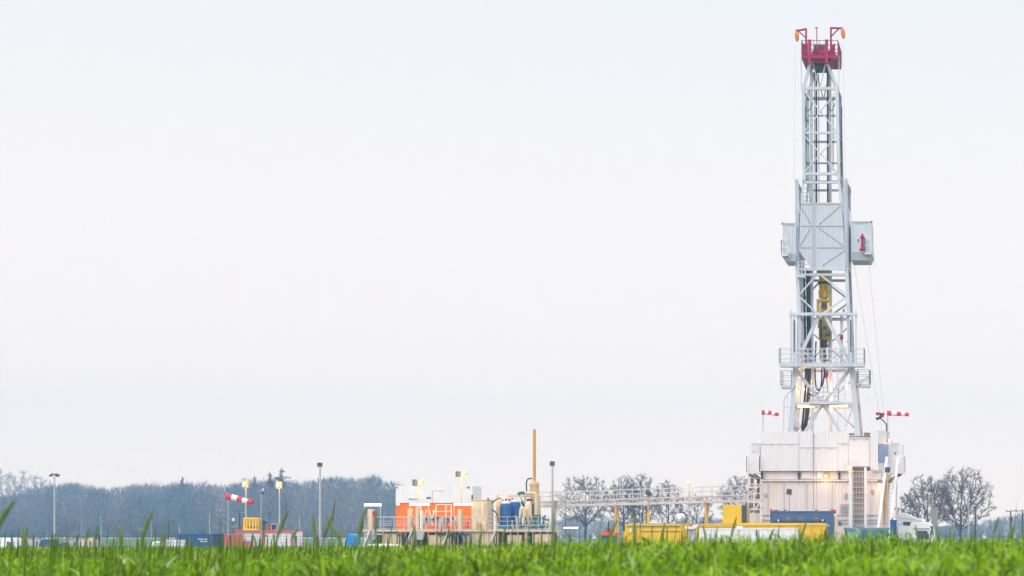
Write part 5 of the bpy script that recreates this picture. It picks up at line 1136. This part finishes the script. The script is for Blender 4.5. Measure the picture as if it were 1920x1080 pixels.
# ears and tips standing proud of the crop, near and far
ear = lambda t: (.3 if t < .75 else (1.0 if t < .97 else .15))
N = 7000; x, y, tx = sample(N, 7, 70, .7); H = crop_h(x, y, tx) + np.abs(rng.normal(size=N)) * .055 * np.clip(y / 25, .6, 1.6)
parts.append(ribbons(np.stack([x, y, np.zeros(N)], 1), H, rng.uniform(.02, .2, N), rng.uniform(-.9, .9, N), rng.uniform(.007, .012, N) * np.clip(y / 25, .8, 1.5), np.clip(rng.normal(.16, .12, N), 0, .5), nseg=8, prof=ear))
N = 2000; x, y, tx = sample(N, 6, 26, 1.2); H = np.maximum(crop_h(x, y, tx) + .02, 1.085 + rng.exponential(.0034, N) * y - .025)
parts.append(ribbons(np.stack([x, y, np.zeros(N)], 1), H, rng.uniform(.01, .12, N), rng.normal(.3, .8, N), rng.uniform(.007, .012, N) * np.clip(y / 14, .8, 1.4), np.clip(rng.normal(.22, .12, N), 0, .5), nseg=12, prof=lambda t: (.35 if t < .86 else (1.0 if t < .985 else .2))))
# a few pale bent leaves very near the lens
N = 26; y = rng.uniform(2.6, 4.5, N); x = rng.uniform(-.52, .0, N) * y; x[:8] = rng.uniform(-.52, -.46, 8) * y[:8]
parts.append(ribbons(np.stack([x, y, np.zeros(N)], 1), 1.085 - rng.uniform(.0, .03, N), rng.uniform(.08, .22, N), rng.uniform(-.6, .6, N), rng.uniform(.009, .014, N), rng.uniform(.75, 1, N), nseg=10))
v = []; f = []; tt = []; o_ = 0
for a, b, c in parts: v.append(a); f.append(b + o_); tt.append(c); o_ += len(a)
me = np_mesh('grass', np.concatenate(v), np.concatenate(f), gmm); at_ = me.attributes.new('tint', 'FLOAT', 'POINT'); at_.data.foreach_set('value', np.concatenate(tt).astype(np.float32))
go = bpy.data.objects.new('grass', me); C.objects.link(go); tag(go, 'bright green crop grass filling the foreground', 'grass', kind='stuff')
# tall single stalks rising high in front of the site
ST = [(-6, 1005, 27, 938, 5.0, 13), (45, 1030, 51, 990, 7, 7), (160, 1030, 166, 990, 8, 6), (176, 1030, 184, 986, 8, 6), (226, 1032, 225, 990, 8, 7), (268, 1015, 286, 960, 6.5, 9), (306, 1030, 304, 995, 8, 6), (520, 1018, 541, 957, 7, 8), (592, 1030, 586, 966, 8, 8), (606, 1020, 622, 968, 8, 8), (640, 1030, 612, 972, 9, 7), (704, 1010, 705, 962, 8, 7), (672, 1022, 686, 952, 7.5, 8),
      (1036, 1040, 1042, 938, 5.2, 5), (1140, 1025, 1158, 975, 10, 5), (1188, 1020, 1191, 963, 11, 5), (1238, 1030, 1247, 980, 12, 5), (1370, 1020, 1381, 970, 10, 5), (1500, 1030, 1512, 978, 12, 5), (1545, 1030, 1552, 985, 12, 5), (1760, 1030, 1756, 985, 12, 5), (1862, 1010, 1874, 969, 9, 5), (1893, 1012, 1903, 985, 10, 5), (1722, 1022, 1716, 985, 12, 5), (1325, 1025, 1318, 985, 12, 5), (1440, 1020, 1452, 992, 13, 5), (836, 1025, 842, 990, 12, 5), (780, 1030, 776, 985, 10, 6), (940, 1025, 948, 990, 12, 5), (898, 1025, 904, 994, 12, 5), (480, 1025, 473, 1000, 12, 5), (545, 1020, 560, 990, 10, 6)]
g = MB()
for x0, y0, x1, y1, d, wpx in ST:
    a = P(x0, y0, d); b = P(x1, y1, d); low = Vector((a.x - (b.x - a.x) * .5, d, 0)); c1 = a + (a - low) * (.35 * (b - a).length / (a - low).length); w_ = wpx * .62 / F * d / 2
    pts = [low.lerp(a, k / 4) for k in range(4)] + [a.lerp(c1, t).lerp(c1.lerp(b, t), t) for t in np.linspace(0, 1, 13)]; rs = [.0022] * len(pts)
    for i in range(4, 17): t = (i - 4) / 12; rs[i] = .0022 + w_ * math.sin(min(1, (max(0, t - .12) / .88) ** 1.25) * math.pi * .96) ** .8
    g.tube(pts, rs, 6)
EAR = mat('ear_green', (.13, .19, .05), .7, var=.3, scale=40, streak=False)
tag(smooth(g.build('tall_grass_stalks', EAR)), 'tall blurred grass ears rising above the crop in the foreground', 'grass', kind='stuff')
# yellow flowers
FY = mat('yellow_petals', (.85, .68, .02), .6); FS = mat('flower_stem', (.12, .25, .04), .7)
FL = [(108, 1011, 10, 'yellow flower below the winged lamp pole, topmost of the left patch'), (116, 1017, 10, 'yellow flower just right of and below the topmost one'), (88, 1027, 10, 'yellow flower in front of the bright blue bin'), (74, 1029, 10, 'lowest yellow flower, at the left edge of the bright blue bin'), (265, 994, 9, 'single yellow flower high against the woods beside a tall ear'), (440, 988, 11, 'yellow flower in front of the T shaped power pole'), (499, 1026, 12, 'yellow flower before the white container'), (1783, 998, 12, 'yellow flower beneath the right bare trees')]
for x, y, d, lab in FL:
    t_ = thing('yellow_flower', lab, 'flower', (X(x, d), d, 0), 'yellow flowers in the crop'); c = P(x, y, d)
    MB().tube(spline([v3(c.x - .02, d, 0), v3(c.x - .01, d, c.z * .6), c - v3(0, 0, .006)]), .002, 5).build('stem', FS, t_)
    g = MB(); rd = random.Random(int(x))
    for i in range(9):
        for_ = c + v3(rd.uniform(-.014, .014), rd.uniform(-.012, .012), rd.uniform(-.008, .008))
        for k in range(4):
            a = k * 1.57 + rd.random(); e1 = v3(math.cos(a), math.sin(a) * .5, .35) * .008; e2 = v3(-math.sin(a), math.cos(a), 0) * .003; g.add([for_, for_ + e1 * .6 + e2, for_ + e1, for_ + e1 * .6 - e2], [(0, 1, 2, 3)])
    g.build('blossom', FY, t_)
